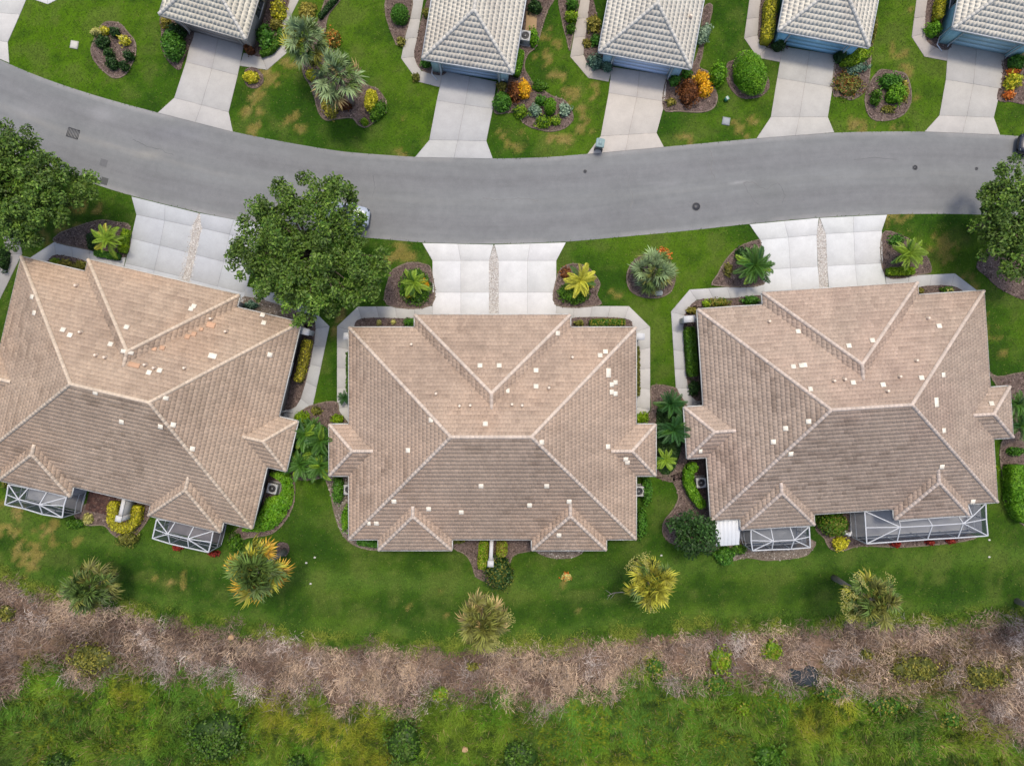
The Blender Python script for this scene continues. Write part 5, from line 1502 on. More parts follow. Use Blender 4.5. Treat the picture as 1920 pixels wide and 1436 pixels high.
def build_trees():
    oak(575, 462, 160, 8.2, 'large dark green tree between the left and central driveways', 5,
        [(0, 0, 82), (-70, -8, 62), (-105, 20, 42), (-60, -70, 46), (10, -78, 52), (60, -66, 46), (84, -38, 32), (75, 60, 58), (0, 80, 62), (-60, 62, 46), (-10, 115, 34), (60, -100, 26), (-30, 60, 40), (114, 40, 36)], ('oak', 'oaklight'))
    oak(52, 350, 100, 7.4, 'tree at the left edge leaning over the road', 9,
        [(0, 0, 72), (-40, -60, 52), (-5, -72, 36), (45, -10, 46), (78, 12, 34), (30, 45, 50), (-40, 40, 58), (-60, -5, 60), (10, 72, 32), (112, 0, 20), (-20, 85, 26), (60, 40, 26)], ('oak', 'oaklight'))
    oak(1898, 405, 80, 7.6, 'tree at the right edge with a narrow top reaching the road', 13,
        [(0, 10, 62), (-12, -80, 30), (-25, -40, 34), (30, -30, 42), (-35, 20, 36), (40, 30, 50), (0, 70, 44), (45, 80, 40), (-30, 60, 30), (60, -60, 24)], ('oak', 'oaklight'))
    # small round tree behind the right house
    oak(1300, 1000, 45, 4.2, 'small dense round tree left of the white patio roof', 17, [(0, 0, 34), (-16, -10, 24), (14, 12, 26), (-10, 16, 24), (16, -14, 22)], ('dark', 'dark'))
    for a in [
        (480, 1072, 70, 6.3, 'palm with a golden orange rim behind the left house', ('green', 'yellow', 'gold'), 58, 0),
        (168, 1102, 56, 3.6, 'dull green palm at the meadow edge, leftmost in the back row', ('green', 'olive', 'olive'), 48, 0),
        (905, 1166, 60, 6.0, 'khaki tan palm standing half over the dead brush below the middle house', ('olive', 'olive', 'tan'), 56, 3),
        (1221, 1093, 57, 6.0, 'palm with bright yellow fronds right of the middle house', ('yellow', 'green', 'yellow'), 52, 3),
        (1637, 1127, 60, 6.1, 'palm with pale flower tufts and a leaning visible trunk', ('olive', 'green', 'yellow'), 46, 5),
        (2024, 1177, 55, 6.2, 'palm mostly outside the right edge of the back lawn', ('green', 'olive', 'tan'), 40, 0)]:
        fan_palm(*a[:4], a[4], a[5], n=a[6], flower=a[7])
    fan_palm(573, 76, 54, 4.6, 'grey green palm beside the taupe house footpath, upper of the pair', ('blue', 'green', 'yellow'), 46)
    fan_palm(634, 146, 59, 4.8, 'grey green palm over the long island, lower of the pair', ('blue', 'green', 'tan'), 48)
    fan_palm(1228, 507, 50, 1.9, 'low blue green fan palm in the round ring on the lawn', ('blue', 'green', 'olive'), 46)
    F = feather_palm
    F(203, 450, 33, 1.5, 'yellow green feather palm beside the left driveway', ('lime', 'lime', 'yellow'), 13)
    F(776, 530, 30, 1.3, 'feather palm left of the central driveway', ('lime', 'green'), 13)
    F(1088, 527, 34, 1.4, 'yellow feather palm right of the central driveway', ('yellow', 'lime', 'green'), 14)
    F(1414, 500, 38, 1.9, 'bushy deep green feather palm left of the right driveway', ('green', 'dark', 'lime'), 24)
    F(1702, 476, 32, 1.6, 'yellow green feather palm right of the right driveway', ('lime', 'green', 'yellow'), 20)
    for a in [(572, 815, 31, 1.9, 'feather palm touching the right wing of the left house, upper left of its cluster'), (603, 826, 33, 2.0, 'feather palm next to the left wing of the middle house, upper right of its cluster'), (563, 872, 30, 1.7, 'lower left feather palm of the cluster between left and middle houses'), (600, 874, 30, 1.7, 'lower right feather palm of the cluster between left and middle houses')]:
        F(*a, ('green', 'dark', 'lime'), 18, group='palms between the left and middle houses')
    for a in [(588, 848, 24, 1.3, 'young feather palm in the middle of the cluster between left and middle houses'), (612, 852, 20, 1.1, 'small feather palm against the left wing of the middle house'), (585, 800, 20, 1.2, 'small feather palm at the top of the cluster between left and middle houses')]:
        F(*a, ('green', 'lime', 'dark'), 16, group='palms between the left and middle houses')
    F(1257, 758, 30, 1.8, 'dark feather palm nearest the footpath between middle and right houses', ('dark', 'green'), 16, group='palms between the middle and right houses')
    F(1263, 806, 34, 2.0, 'largest dark feather palm between the middle and right houses', ('dark', 'green'), 18, group='palms between the middle and right houses')
    F(1247, 862, 23, 1.3, 'small bright feather palm below the two dark ones', ('lime', 'green'), 14, group='palms between the middle and right houses')
    F(1906, 758, 30, 1.8, 'upper feather palm right of the right house at the edge', ('green', 'dark'), 16, group='palms at the right edge')
    F(1914, 798, 30, 1.8, 'lower feather palm right of the right house at the edge', ('green', 'dark'), 16, group='palms at the right edge')
    F(647, 746, 16, .7, 'small dark cycad on the footpath edge left of the middle house', ('dark',), 14, name='cycad')


def build_shrubs():
    B = bush
    # top left island
    B(197, 57, 8, 8, .6, 'yellow', 'yellow shrub at the top of the top left island', spark='pale')
    B(233, 76, 10, 9, .6, 'yellow', 'larger yellow shrub at the right of the top left island', spark='pale')
    for x, y, r, l in ((191, 78, 13, 'dark loose shrub at the left of the top left island'), (214, 60, 9, 'dark shrub between the two yellow shrubs of the island'), (241, 104, 9, 'small round dark shrub at the right rim of the island'), (210, 119, 11, 'dark green shrub at the bottom of the island'), (232, 124, 8, 'little dark shrub next to the bottom rim of the island'), (203, 100, 9, 'grey green tangled shrub in the middle of the island')):
        B(x, y, r, r, .7, 'dark', l, lumps=.3, leaf=.09)
    B(180, 60, 10, 6, .5, 'pale', 'pale weedy sprig sticking out of the island', dens=40, leaf=.1)
    # taupe house
    B(322, 82, 20, 27, 1.5, 'green', 'big smooth green shrub left of the taupe house driveway', lumps=.08, power=2.6)
    B(310, 43, 9, 10, .8, 'khaki', 'small yellowish shrub under the taupe house roof corner')
    B(330, 58, 14, 12, 1.2, 'dark', 'dark green shrub against the taupe wall')
    B(522, 20, 14, 18, .8, 'yellow', 'yellow mottled shrub beside the taupe house window', spark='olive', leaf=.1)
    B(518, 47, 11, 9, .7, 'khaki', 'yellow olive shrub below the mottled one')
    B(496, 68, 15, 20, .9, 'green', 'broad leaved green shrub at the taupe wall corner', leaf=.13)
    hedge([(527, 55), (522, 78), (508, 95), (488, 102)], 9, .55, 'hedge', 'low curved hedge along the taupe house footpath')
    B(467, 92, 9, 9, .9, 'rust', 'dark reddish plant at the taupe garage corner', lumps=.3)
    B(470, 144, 14, 11, .7, 'yellow', 'round yellow bush in the ring beside the taupe driveway', power=2.6, lumps=.06)
    # palm island
    B(617, 202, 13, 19, .8, 'khaki', 'yellow green clipped shrub at the left foot of the lower palm', rot=R(25), spark='yellow', power=2.8)
    B(695, 188, 12, 20, 1.0, 'yellow', 'bright yellow clipped oval shrub right of the lower palm', rot=R(-8), power=3, lumps=.06)
    B(709, 208, 11, 22, .7, 'hedge', 'low green hedge shrub behind the bright yellow oval', rot=R(-38), power=3)
    B(683, 229, 7, 7, .5, 'lime', 'tiny yellow green shrub at the tip of the long island')
    B(645, 198, 14, 9, .5, 'rust', 'reddish brown dead fronds at the foot of the lower palm', lumps=.3)
    B(583, 140, 9, 10, .6, 'yellow', 'small yellow croton between the two tall palms', spark='lime')
    B(622, 70, 16, 17, .8, 'khaki', 'yellow orange shrub right of the upper palm', lumps=.25, leaf=.1, spark='orange')
    B(585, 108, 10, 14, .6, 'olive', 'olive shrub under the upper palm', lumps=.3)
    B(575, 22, 16, 22, .6, 'khaki', 'yellow green fountain grass above the upper palm', lumps=.3, leaf=.11)
    hedge([(598, 33), (616, 12), (632, -6)], 7, .5, 'dark', 'dark low hedge along the lawn edge at the top')
    # second far house
    B(749, 25, 17, 18, 1.2, 'green', 'round clipped green ball left of the footpath', lumps=.04, power=2.4, leaf=.06)
    B(752, 78, 7, 9, .4, 'olive', 'small olive plant beside the footpath bend')
    B(780, 146, 7, 7, .4, 'olive', 'little olive tuft in the corner of the footpath')
    B(798, 117, 10, 9, .7, 'green', 'green shrub at the left pier of the grey blue garage')
    B(798, 24, 6, 9, .5, 'olive', 'scraggly plant in the narrow mulch strip at the top')
    B(941, 190, 17, 17, 1.2, 'green', 'round green bush beside the tyre marked driveway', lumps=.06)
    B(983, 166, 11, 17, 1.0, 'gold', 'brilliant golden shrub near the grey blue house', lumps=.22)
    B(965, 173, 13, 18, .9, 'rust', 'rusty brown shrub left of the brilliant golden one', lumps=.2)
    B(942, 161, 9, 8, .5, 'khaki', 'small tan shrub at the white downspout')
    hedge([(976, 96), (972, 118), (966, 140)], 14, .9, 'bright', 'bright green hedge along the right wall of the grey blue house')
    B(1000, 70, 9, 17, .8, 'bright', 'bright shrub beside the air conditioner at the top')
    B(1004, 12, 13, 11, 1, 'dark', 'dark round plant at the top edge right of the grey blue house')
    B(1032, 198, 11, 14, 1.5, 'bright', 'gumdrop topiary in the large bed', lumps=.03, power=2.6, leaf=.055)
    B(1004, 206, 11, 11, .7, 'silver', 'silvery plant left of the gumdrop topiary', lumps=.25, leaf=.1)
    B(1059, 206, 11, 12, .7, 'silver', 'silvery plant right of the gumdrop topiary', lumps=.25, leaf=.1)
    B(1014, 188, 11, 9, .7, 'green', 'green shrub above the left silvery plant')
    B(976, 209, 14, 12, .6, 'lime', 'lime and dark mottled shrub at the left of the large bed', spark='dark', lumps=.25)
    B(1018, 228, 15, 11, .6, 'lime', 'lime shrub below the gumdrop topiary', spark='dark', lumps=.25)
    B(1041, 226, 11, 9, .5, 'lime', 'smaller lime shrub below the gumdrop topiary', spark='dark', lumps=.25)
    B(1012, 160, 14, 12, .5, 'hedge', 'low dull green shrub right of the brilliant golden one')
    # cream driveway house
    B(1072, 32, 11, 9, .8, 'lime', 'yellow green shrub left of the beige footpath')
    B(1073, 8, 10, 11, .9, 'green', 'green shrub at the top left of the beige footpath')
    B(1070, 53, 8, 9, .6, 'hedge', 'small dull shrub left of the beige footpath, lowest of three')
    B(1114, 44, 13, 16, .7, 'khaki', 'spiky yellow olive plant in the strip by the pale blue house', lumps=.3, leaf=.11)
    B(1117, 75, 9, 10, .6, 'green', 'green shrub in the strip by the pale blue house')
    B(1101, 81, 7, 8, .4, 'khaki', 'small pinkish tan plant on the footpath edge')
    B(1118, 115, 14, 13, .9, 'blue', 'blue green shrub at the left pier of the pale blue garage', lumps=.25, leaf=.11)
    B(1140, 124, 9, 8, .8, 'blue', 'darker blue green shrub right of the larger one', lumps=.25)
    B(1265, 150, 10, 10, .7, 'green', 'small round green shrub at the pale blue garage corner')
    B(1288, 138, 9, 9, .8, 'green', 'green shrub under the roof corner of the pale blue house')
    B(1316, 146, 13, 12, .9, 'gold', 'upper golden yellow shrub of the cream house bed', lumps=.15)
    B(1322, 166, 13, 15, .9, 'gold', 'lower golden yellow shrub of the cream house bed', lumps=.15)
    B(1292, 173, 20, 22, .9, 'rust', 'big rusty brown shrub beside the golden pair', lumps=.2)
    B(1348, 138, 15, 21, 1.2, 'bright', 'loose bright green shrub right of the golden pair', lumps=.15, leaf=.09)
    B(1320, 63, 12, 20, .8, 'silver', 'silver green shrub along the right wall of the pale blue house', rot=R(-25), lumps=.25)
    B(1258, 192, 9, 7, .4, 'khaki', 'low yellowish plant by the cream driveway')
    B(1409, 134, 27, 40, 2.0, 'bright', 'very large bright green gumdrop bush between two driveways', rot=R(22), lumps=.05, power=2.8, leaf=.065, dens=220)
    # blue houses
    hedge([(1446, -4), (1443, 40), (1438, 78)], 18, 1.1, 'yellow', 'long clipped yellow hedge left of the bright blue house', spark='olive')
    B(1461, 85, 12, 9, .9, 'dark', 'dark green shrub at the bottom of the long yellow hedge')
    B(1607, 106, 32, 14, .9, 'lime', 'long clipped lime shrub right of the bright blue garage', rot=R(26), power=3.2, lumps=.05)
    B(1578, 105, 12, 12, .9, 'dark', 'dark shrub in the corner of the bright blue garage')
    B(1606, 130, 24, 9, .5, 'blue', 'blue green fringe below the long lime shrub', rot=R(18), lumps=.25)
    B(1592, 158, 26, 22, .5, 'olive', 'dark brownish spreading shrub in the bed by the blue garage', lumps=.3, spark='rust')
    B(1638, 60, 5, 22, .6, 'olive', 'thin straggly plants along the right wall of the bright blue house', rot=R(-10), lumps=.3)
    B(1671, 151, 20, 15, .8, 'green', 'round green shrub at the top of the blue houses island')
    B(1682, 175, 17, 18, 1.2, 'bright', 'bright two lobed green shrub in the blue houses island', rot=R(-20))
    B(1643, 183, 8, 14, .8, 'hedge', 'small oval clipped shrub at the left of the island')
    B(1666, 205, 14, 8, .3, 'olive', 'low brownish weeds at the bottom of the blue houses island', lumps=.3)
    B(1698, 170, 6, 22, .4, 'khaki', 'straggly yellowish plants along the right rim of the island', lumps=.3)
    hedge([(1766, -6), (1760, 36)], 12, 1.0, 'yellow', 'short yellow hedge left of the teal blue house', spark='olive')
    B(1751, 55, 13, 13, .9, 'bright', 'round bright green shrub left of the teal blue house')
    B(1901, 152, 13, 15, .8, 'yellow', 'acid yellow pointed shrub at the top right edge', rot=R(-20), spark='lime')
    B(1893, 178, 10, 8, .5, 'orange', 'small orange red plant below the acid yellow shrub')
    B(1911, 116, 15, 15, 1, 'green', 'green shrub at the right pier of the teal blue garage')
    B(1900, 134, 12, 6, .4, 'orange', 'low faded orange plants above the acid yellow shrub', lumps=.3)
    # left house front
    hedge([(171, 438), (176, 468)], 16, .7, 'dark', 'dark green clipped hedge left of the yellow green palm')
    hedge([(236, 430), (229, 474)], 14, .6, 'lime', 'lime clipped hedge along the edge of the left driveway')
    hedge([(178, 474), (224, 482)], 12, .5, 'green', 'low green hedge along the left footpath')
    B(103, 491, 9, 7, .6, 'lime', 'yellow green shrub at the left front of the left house')
    B(122, 495, 13, 8, .6, 'khaki', 'mottled yellowish shrub before the left house')
    B(150, 497, 13, 9, .7, 'olive', 'olive shrub beside the left front gable of the left house')
    B(470, 572, 12, 8, .6, 'blue', 'small blue green plant beside the front gable under the big tree', lumps=.3)
    hedge([(577, 636), (566, 688), (558, 716)], 15, .8, 'khaki', 'long yellowish hedge along the right wall of the left house', spark='yellow')
    # between left and middle
    B(565, 784, 14, 13, .8, 'lime', 'lime shrub at the end of the left house footpath')
    B(632, 787, 11, 10, .8, 'lime', 'round lime shrub left of the middle house footpath end')
    ground_cover([(502, 890), (520, 884), (535, 880), (544, 900), (547, 930), (536, 960), (518, 985), (498, 996), (470, 998), (450, 995), (474, 975), (490, 950), (498, 935), (522, 928), (524, 905)], .9, 'bright', 'mass of glossy bright green shrubs round the air conditioner of the left house', leaf=.12, name='shrub')
    B(440, 1018, 12, 17, .9, 'hedge', 'green shrub between the lanai and the yellowing palm')
    ground_cover([(556, 800), (600, 796), (616, 820), (614, 880), (590, 888), (556, 884), (548, 840)], .5, 'green', 'low green undergrowth beneath the palms between the left and middle houses', leaf=.11, name='shrub')
    ground_cover([(1236, 760), (1278, 750), (1284, 800), (1278, 840), (1262, 884), (1238, 884), (1234, 830)], .45, 'dark', 'low dark undergrowth beneath the palms between the middle and right houses', leaf=.11, name='shrub')
    B(592, 770, 10, 7, .4, 'olive', 'bare twiggy shrub at the top of the bed between left and middle houses', lumps=.35, dens=60)
    # middle house sides and front
    B(634, 918, 11, 25, 1.0, 'green', 'green shrub left of the middle house near the air conditioner', lumps=.15)
    B(648, 972, 8, 22, .8, 'bright', 'bright narrow shrub at the left rear corner of the middle house')
    hedge([(670, 1014), (708, 1021)], 12, .7, 'green', 'low green hedge under the rear left eave of the middle house')
    B(1213, 921, 10, 24, 1.0, 'green', 'green shrub right of the middle house near the air conditioner', lumps=.15)
    B(1203, 982, 9, 28, .9, 'green', 'tall narrow green shrub at the right rear corner of the middle house')
    B(768, 604, 10, 8, .8, 'green', 'green shrub beside the left front gable of the middle house')
    B(711, 605, 4, 4, .3, 'pale', 'tiny pale plant in the left front strip of the middle house, left one')
    B(738, 604, 4, 4, .3, 'pale', 'tiny pale plant in the left front strip of the middle house, right one')
    hedge([(1105, 605), (1172, 604)], 12, .6, 'hedge', 'mottled hedge before the right front wall of the middle house', spark='khaki')
    B(1086, 606, 9, 6, .6, 'olive', 'small olive shrub beside the right front gable of the middle house')
    hedge([(654, 660), (654, 735)], 8, .8, 'hedge', 'narrow hedge hidden under the left eave of the middle house')
    hedge([(1194, 650), (1195, 742)], 9, .8, 'olive', 'narrow olive hedge under the right eave of the middle house')
    B(1203, 784, 14, 10, .7, 'lime', 'yellow green shrub at the right wing of the middle house')
    # central driveway beds
    B(778, 537, 29, 33, .55, 'hedge', 'dark green low shrub mat left of the central driveway', power=3.2, lumps=.1, spark='dark')
    B(795, 532, 9, 10, .9, 'gold', 'golden croton in the bed left of the central driveway', spark='yellow')
    B(767, 551, 7, 9, .9, 'yellow', 'small yellow croton in the bed left of the central driveway')
    B(1076, 549, 29, 20, .7, 'hedge', 'low green clipped mound right of the central driveway', power=3, lumps=.06)
    B(1104, 524, 11, 14, .8, 'lime', 'lime croton beside the yellow feather palm', spark='yellow')
    B(1060, 512, 11, 11, .3, 'rust', 'bare brown twiggy plant by the central driveway', lumps=.35, dens=70)
    B(1246, 478, 10, 14, .6, 'orange', 'orange brown dying fronds beside the low fan palm', rot=R(40), lumps=.3)
    # right house front
    B(1366, 505, 7, 13, .5, 'olive', 'small olive plants left of the deep green palm', lumps=.3)
    B(1394, 476, 15, 13, .7, 'dark', 'dark green shrub above the deep green palm')
    B(1325, 570, 8, 7, .5, 'lime', 'lime shrub at the left front corner of the right house')
    B(1347, 567, 20, 8, .6, 'khaki', 'mottled yellow shrub before the right house', spark='hedge')
    B(1409, 563, 15, 9, .8, 'green', 'green shrub beside the front gable of the right house')
    B(1298, 582, 10, 6, .5, 'khaki', 'yellowish shrub beside the white entry pillar of the right house')
    hedge([(1293, 613), (1299, 706)], 18, .9, 'hedge', 'clipped green hedge along the left wall of the right house')
    B(1302, 728, 10, 14, .6, 'dark', 'dark loose plant at the end of the left wall hedge', lumps=.3)
    hedge([(1664, 509), (1714, 508)], 14, .6, 'lime', 'lime box hedge below the palm right of the right driveway')
    B(1681, 450, 13, 10, .5, 'green', 'green shrub above the palm right of the right driveway')
    B(1727, 545, 6, 5, .4, 'khaki', 'small yellowish plant beside the right front gable of the right house')
    B(1776, 543, 12, 6, .4, 'hedge', 'small green plant in the right front strip of the right house', spark='pale')
    # right house left side and rear
    hedge([(1306, 872), (1292, 880), (1291, 905), (1300, 925), (1318, 950)], 17, 1.0, 'bright', 'curved bright green hedge round the air conditioner of the right house')
    B(1360, 1042, 17, 18, .9, 'green', 'leafy green plant below the white patio roof', leaf=.11)
    B(1385, 1030, 15, 9, .5, 'hedge', 'low green plants below the small lanai corner')
    B(1565, 984, 27, 23, 1.4, 'hedge', 'dark green bush between the two lanais', lumps=.1, spark='olive')
    B(1577, 1019, 14, 13, .7, 'yellow', 'yellow shrub below the dark green bush', lumps=.15)
    for x, y, l in ((1680, 1021, 'red flowered shrub below the long lanai, leftmost'), (1745, 1017, 'red flowered shrub below the long lanai, middle'), (1783, 1014, 'red flowered shrub below the long lanai, rightmost'), (333, 1027, 'red flowered shrub below the lanai of the left house'), (401, 1038, 'small reddish shrub at the lanai corner of the left house')):
        B(x, y, 9, 5, .4, 'red', l, group='red shrubs along the lanais')
    # courtyards
    hedge([(907, 1014), (905, 1048), (904, 1066)], 17, .9, 'lime', 'yellow green hedge left of the white divider wall', spark='khaki')
    hedge([(941, 1014), (941, 1042)], 19, .9, 'khaki', 'yellowish hedge right of the white divider wall', spark='lime')
    B(936, 1076, 26, 30, 1.7, 'dark', 'dark mottled bush at the end of the white divider wall', spark='olive', lumps=.12)
    B(856, 1014, 18, 5, .4, 'olive', 'straggly olive plants under the rear eave of the middle house', lumps=.3)
    hedge([(214, 940), (210, 975), (220, 990), (240, 990), (254, 975), (258, 948)], 17, .8, 'yellow', 'yellow hedge wrapped round the divider wall of the left house', spark='khaki')
    B(238, 1010, 20, 14, .6, 'olive', 'dull sprawling shrub below the wrapped yellow hedge', lumps=.3)
    B(164, 973, 9, 10, .5, 'pale', 'small pale round plant beside the brick patio', lumps=.1)
    B(140, 982, 16, 9, .4, 'hedge', 'low green shrub at the lanai corner of the left house')
    # right edge
    hedge([(1908, 872), (1910, 940), (1928, 975)], 32, 1.3, 'bright', 'large bright green hedge cut by the right edge')
    B(1906, 846, 14, 8, .8, 'green', 'green shrub above the large hedge at the right edge')
    B(1868, 885, 5, 16, .3, 'lime', 'thin lime weeds beside the right wall of the right house')
    B(12, 900, 8, 14, .7, 'olive', 'yellow olive shrub at the left edge beside the lanai')
    B(4, 484, 8, 22, 1.0, 'dark', 'dark shrub at the left edge inside the neighbour path')
    # meadow
    for a in [(403, 1384, 54, 48, 1.6, 'oak', 'big dark bush in the meadow, lower left'), (108, 1432, 26, 18, 1.2, 'oak', 'dark bush cut by the bottom edge, far left'), (557, 1434, 20, 16, 1.2, 'oak', 'dark bush at the bottom edge right of the big one'), (757, 1396, 34, 42, 1.5, 'oak', 'tall dark bush in the meadow below the middle house'), (974, 1420, 36, 28, 1.4, 'oak', 'round dark bush at the bottom edge near the middle'), (1441, 1420, 26, 22, .9, 'hedge', 'low dull bush at the bottom edge right of the middle')]:
        bush(*a, leaf=.12, lumps=.45, spark='hedge', dens=110)
    for a in [(1342, 1282, 20, 16, .6, 'hedge', 'green tuft creeping up into the dead brush left of the puddle'), (1228, 1250, 18, 16, .6, 'hedge', 'green tuft reaching into the brush right of the khaki palm'), (826, 1302, 18, 14, .6, 'lime', 'green tuft pointing up into the brush below the middle house'), (1560, 1300, 26, 14, .6, 'hedge', 'green thicket just right of the puddle'), (1352, 1240, 22, 24, .7, 'lime', 'bright tuft in the dead brush left of the puddle'), (1450, 1221, 18, 18, .7, 'lime', 'bright tuft above the puddle'), (1660, 1325, 34, 18, .8, 'hedge', 'green thicket below the olive brush, left'), (1625, 1226, 12, 10, .6, 'olive', 'small olive tuft in the brush below the flowering palm'), (885, 1250, 12, 8, .5, 'olive', 'small olive tuft in the brush below the khaki palm'), (1392, 1330, 14, 10, .6, 'lime', 'bright tuft at the lower edge of the dead brush'), (1784, 1350, 20, 16, .7, 'hedge', 'green thicket at the lower right of the meadow'), (10, 1150, 16, 14, .7, 'olive', 'olive tuft in the dead brush at the left edge'), (170, 1235, 44, 26, .9, 'olive', 'sprawling olive tussock in the dead brush on the left'), (1850, 1270, 40, 22, .9, 'olive', 'olive brown thicket at the right of the dead brush'), (1720, 1255, 50, 24, .9, 'olive', 'largest dark olive thicket in the dead brush')]:
        bush(*a, leaf=.11, lumps=.35, dens=90, name='wild_shrub', cat='wild shrub', spark='khaki')


# ---------------------------------------------------------------- small things
def ac_unit(px, py, rot, label):
    g = P(px, py, .8)
    root = thing('air_conditioner', label, 'air conditioner', (g.x, g.y, 0), rot, 'air conditioners beside the houses')
    mb = MB(); mb.prism([(-.52, -.52), (.52, -.52), (.52, .52), (-.52, .52)], 0, .1, A(170, 168, 164), bevel=.01); mb.link('pad', M_CONC, root)
    mb = MB(); c = A(206, 206, 202)
    n = 24; ro, ri = .42, .31
    mb.prism([(-ro, -ro), (ro, -ro), (ro, ro), (-ro, ro)], .1, .74, c * .8)
    # top plate with a round hole
    v = []; sq = []
    for i in range(n):
        t = 2 * math.pi * i / n; k = 1 / max(abs(math.cos(t)), abs(math.sin(t)))
        v.append((math.cos(t) * ri, math.sin(t) * ri, .82)); sq.append((math.cos(t) * ro * k, math.sin(t) * ro * k, .82))
    lo = [(x, y, .745) for x, y, z in sq]; inn = [(x, y, .745) for x, y, z in v]
    f = [[i, (i + 1) % n, n + (i + 1) % n, n + i][::-1] for i in range(n)] + [[n + i, n + (i + 1) % n, 2 * n + (i + 1) % n, 2 * n + i][::-1] for i in range(n)] + [[3 * n + i, 3 * n + (i + 1) % n, (i + 1) % n, i][::-1] for i in range(n)]
    mb.add(v + sq + lo + inn, f, c); mb.link('casing', M_PAINT, root)
    mb = MB(); mb.add([(math.cos(t) * ri, math.sin(t) * ri, .746) for t in np.linspace(0, 2 * math.pi, 13)[:12]], [[0, 1, 2, 3], [0, 3, 4, 5], [0, 5, 6, 7], [0, 7, 8, 9], [0, 9, 10, 11]], (.015, .015, .018)); mb.link('fan_well', M_METAL, root)
    bl = None
    for i in range(4):
        if bl is None:
            m2 = MB(); m2.add([(.05, -.03, .77), (.27, -.11, .76), (.29, .08, .79), (.06, .05, .785)], [[0, 1, 2, 3]], A(60, 60, 62)); bl = m2.mesh('fan_blade', M_METAL)
        o = link('fan_blade', bl, root); o.rotation_euler = (0, 0, i * math.pi / 2 + .3)
    mb = MB(); mb.tube([(0, 0, .77), (0, 0, .81)], .07, 10, A(190, 190, 188)); mb.link('fan_hub', M_METAL, root)
    mb = MB()
    for r in (.12, .19, .26, .31):
        mb.tube([(math.cos(t) * r, math.sin(t) * r, .835) for t in np.linspace(0, 2 * math.pi, 17)], .006, 4, A(120, 120, 120), cap=False)
    mb.link('fan_guard', M_METAL, root)


def bin_(px, py, rot):
    g = P(px, py, .5)
    root = thing('wheeled_bin', 'grey green wheeled bin at the road end of the cream driveway', 'bin', (g.x, g.y, 0), rot)
    c = A(96, 118, 112)
    mb = MB(); mb.box((0, 0, .55), (.66, .62, .9), c, taper=1.0); v = mb.v[0]; v[:4, :2] *= .78; mb.link('body', M_PLASTIC, root)
    mb = MB(); mb.prism([(-.38, -.36), (.30, -.36), (.36, -.2), (.36, .2), (.30, .36), (-.38, .36)], 1.0, 1.09, A(150, 178, 176), bevel=.025); mb.box((.0, 0, 1.10), (.4, .3, .03), A(160, 186, 184)); mb.link('lid', M_PLASTIC, root)
    mb = MB(); mb.tube([(-.44, -.25, 1.0), (-.44, .25, 1.0)], .02, 6, A(60, 70, 70)); mb.link('handle', M_PLASTIC, root)
    for s in (-1, 1):
        mb = MB(); mb.tube([(-.28, s * .28, .13), (-.28, s * .35, .13)], .13, 12, (.02, .02, .02)); mb.link('wheel', M_RUBBER, root)


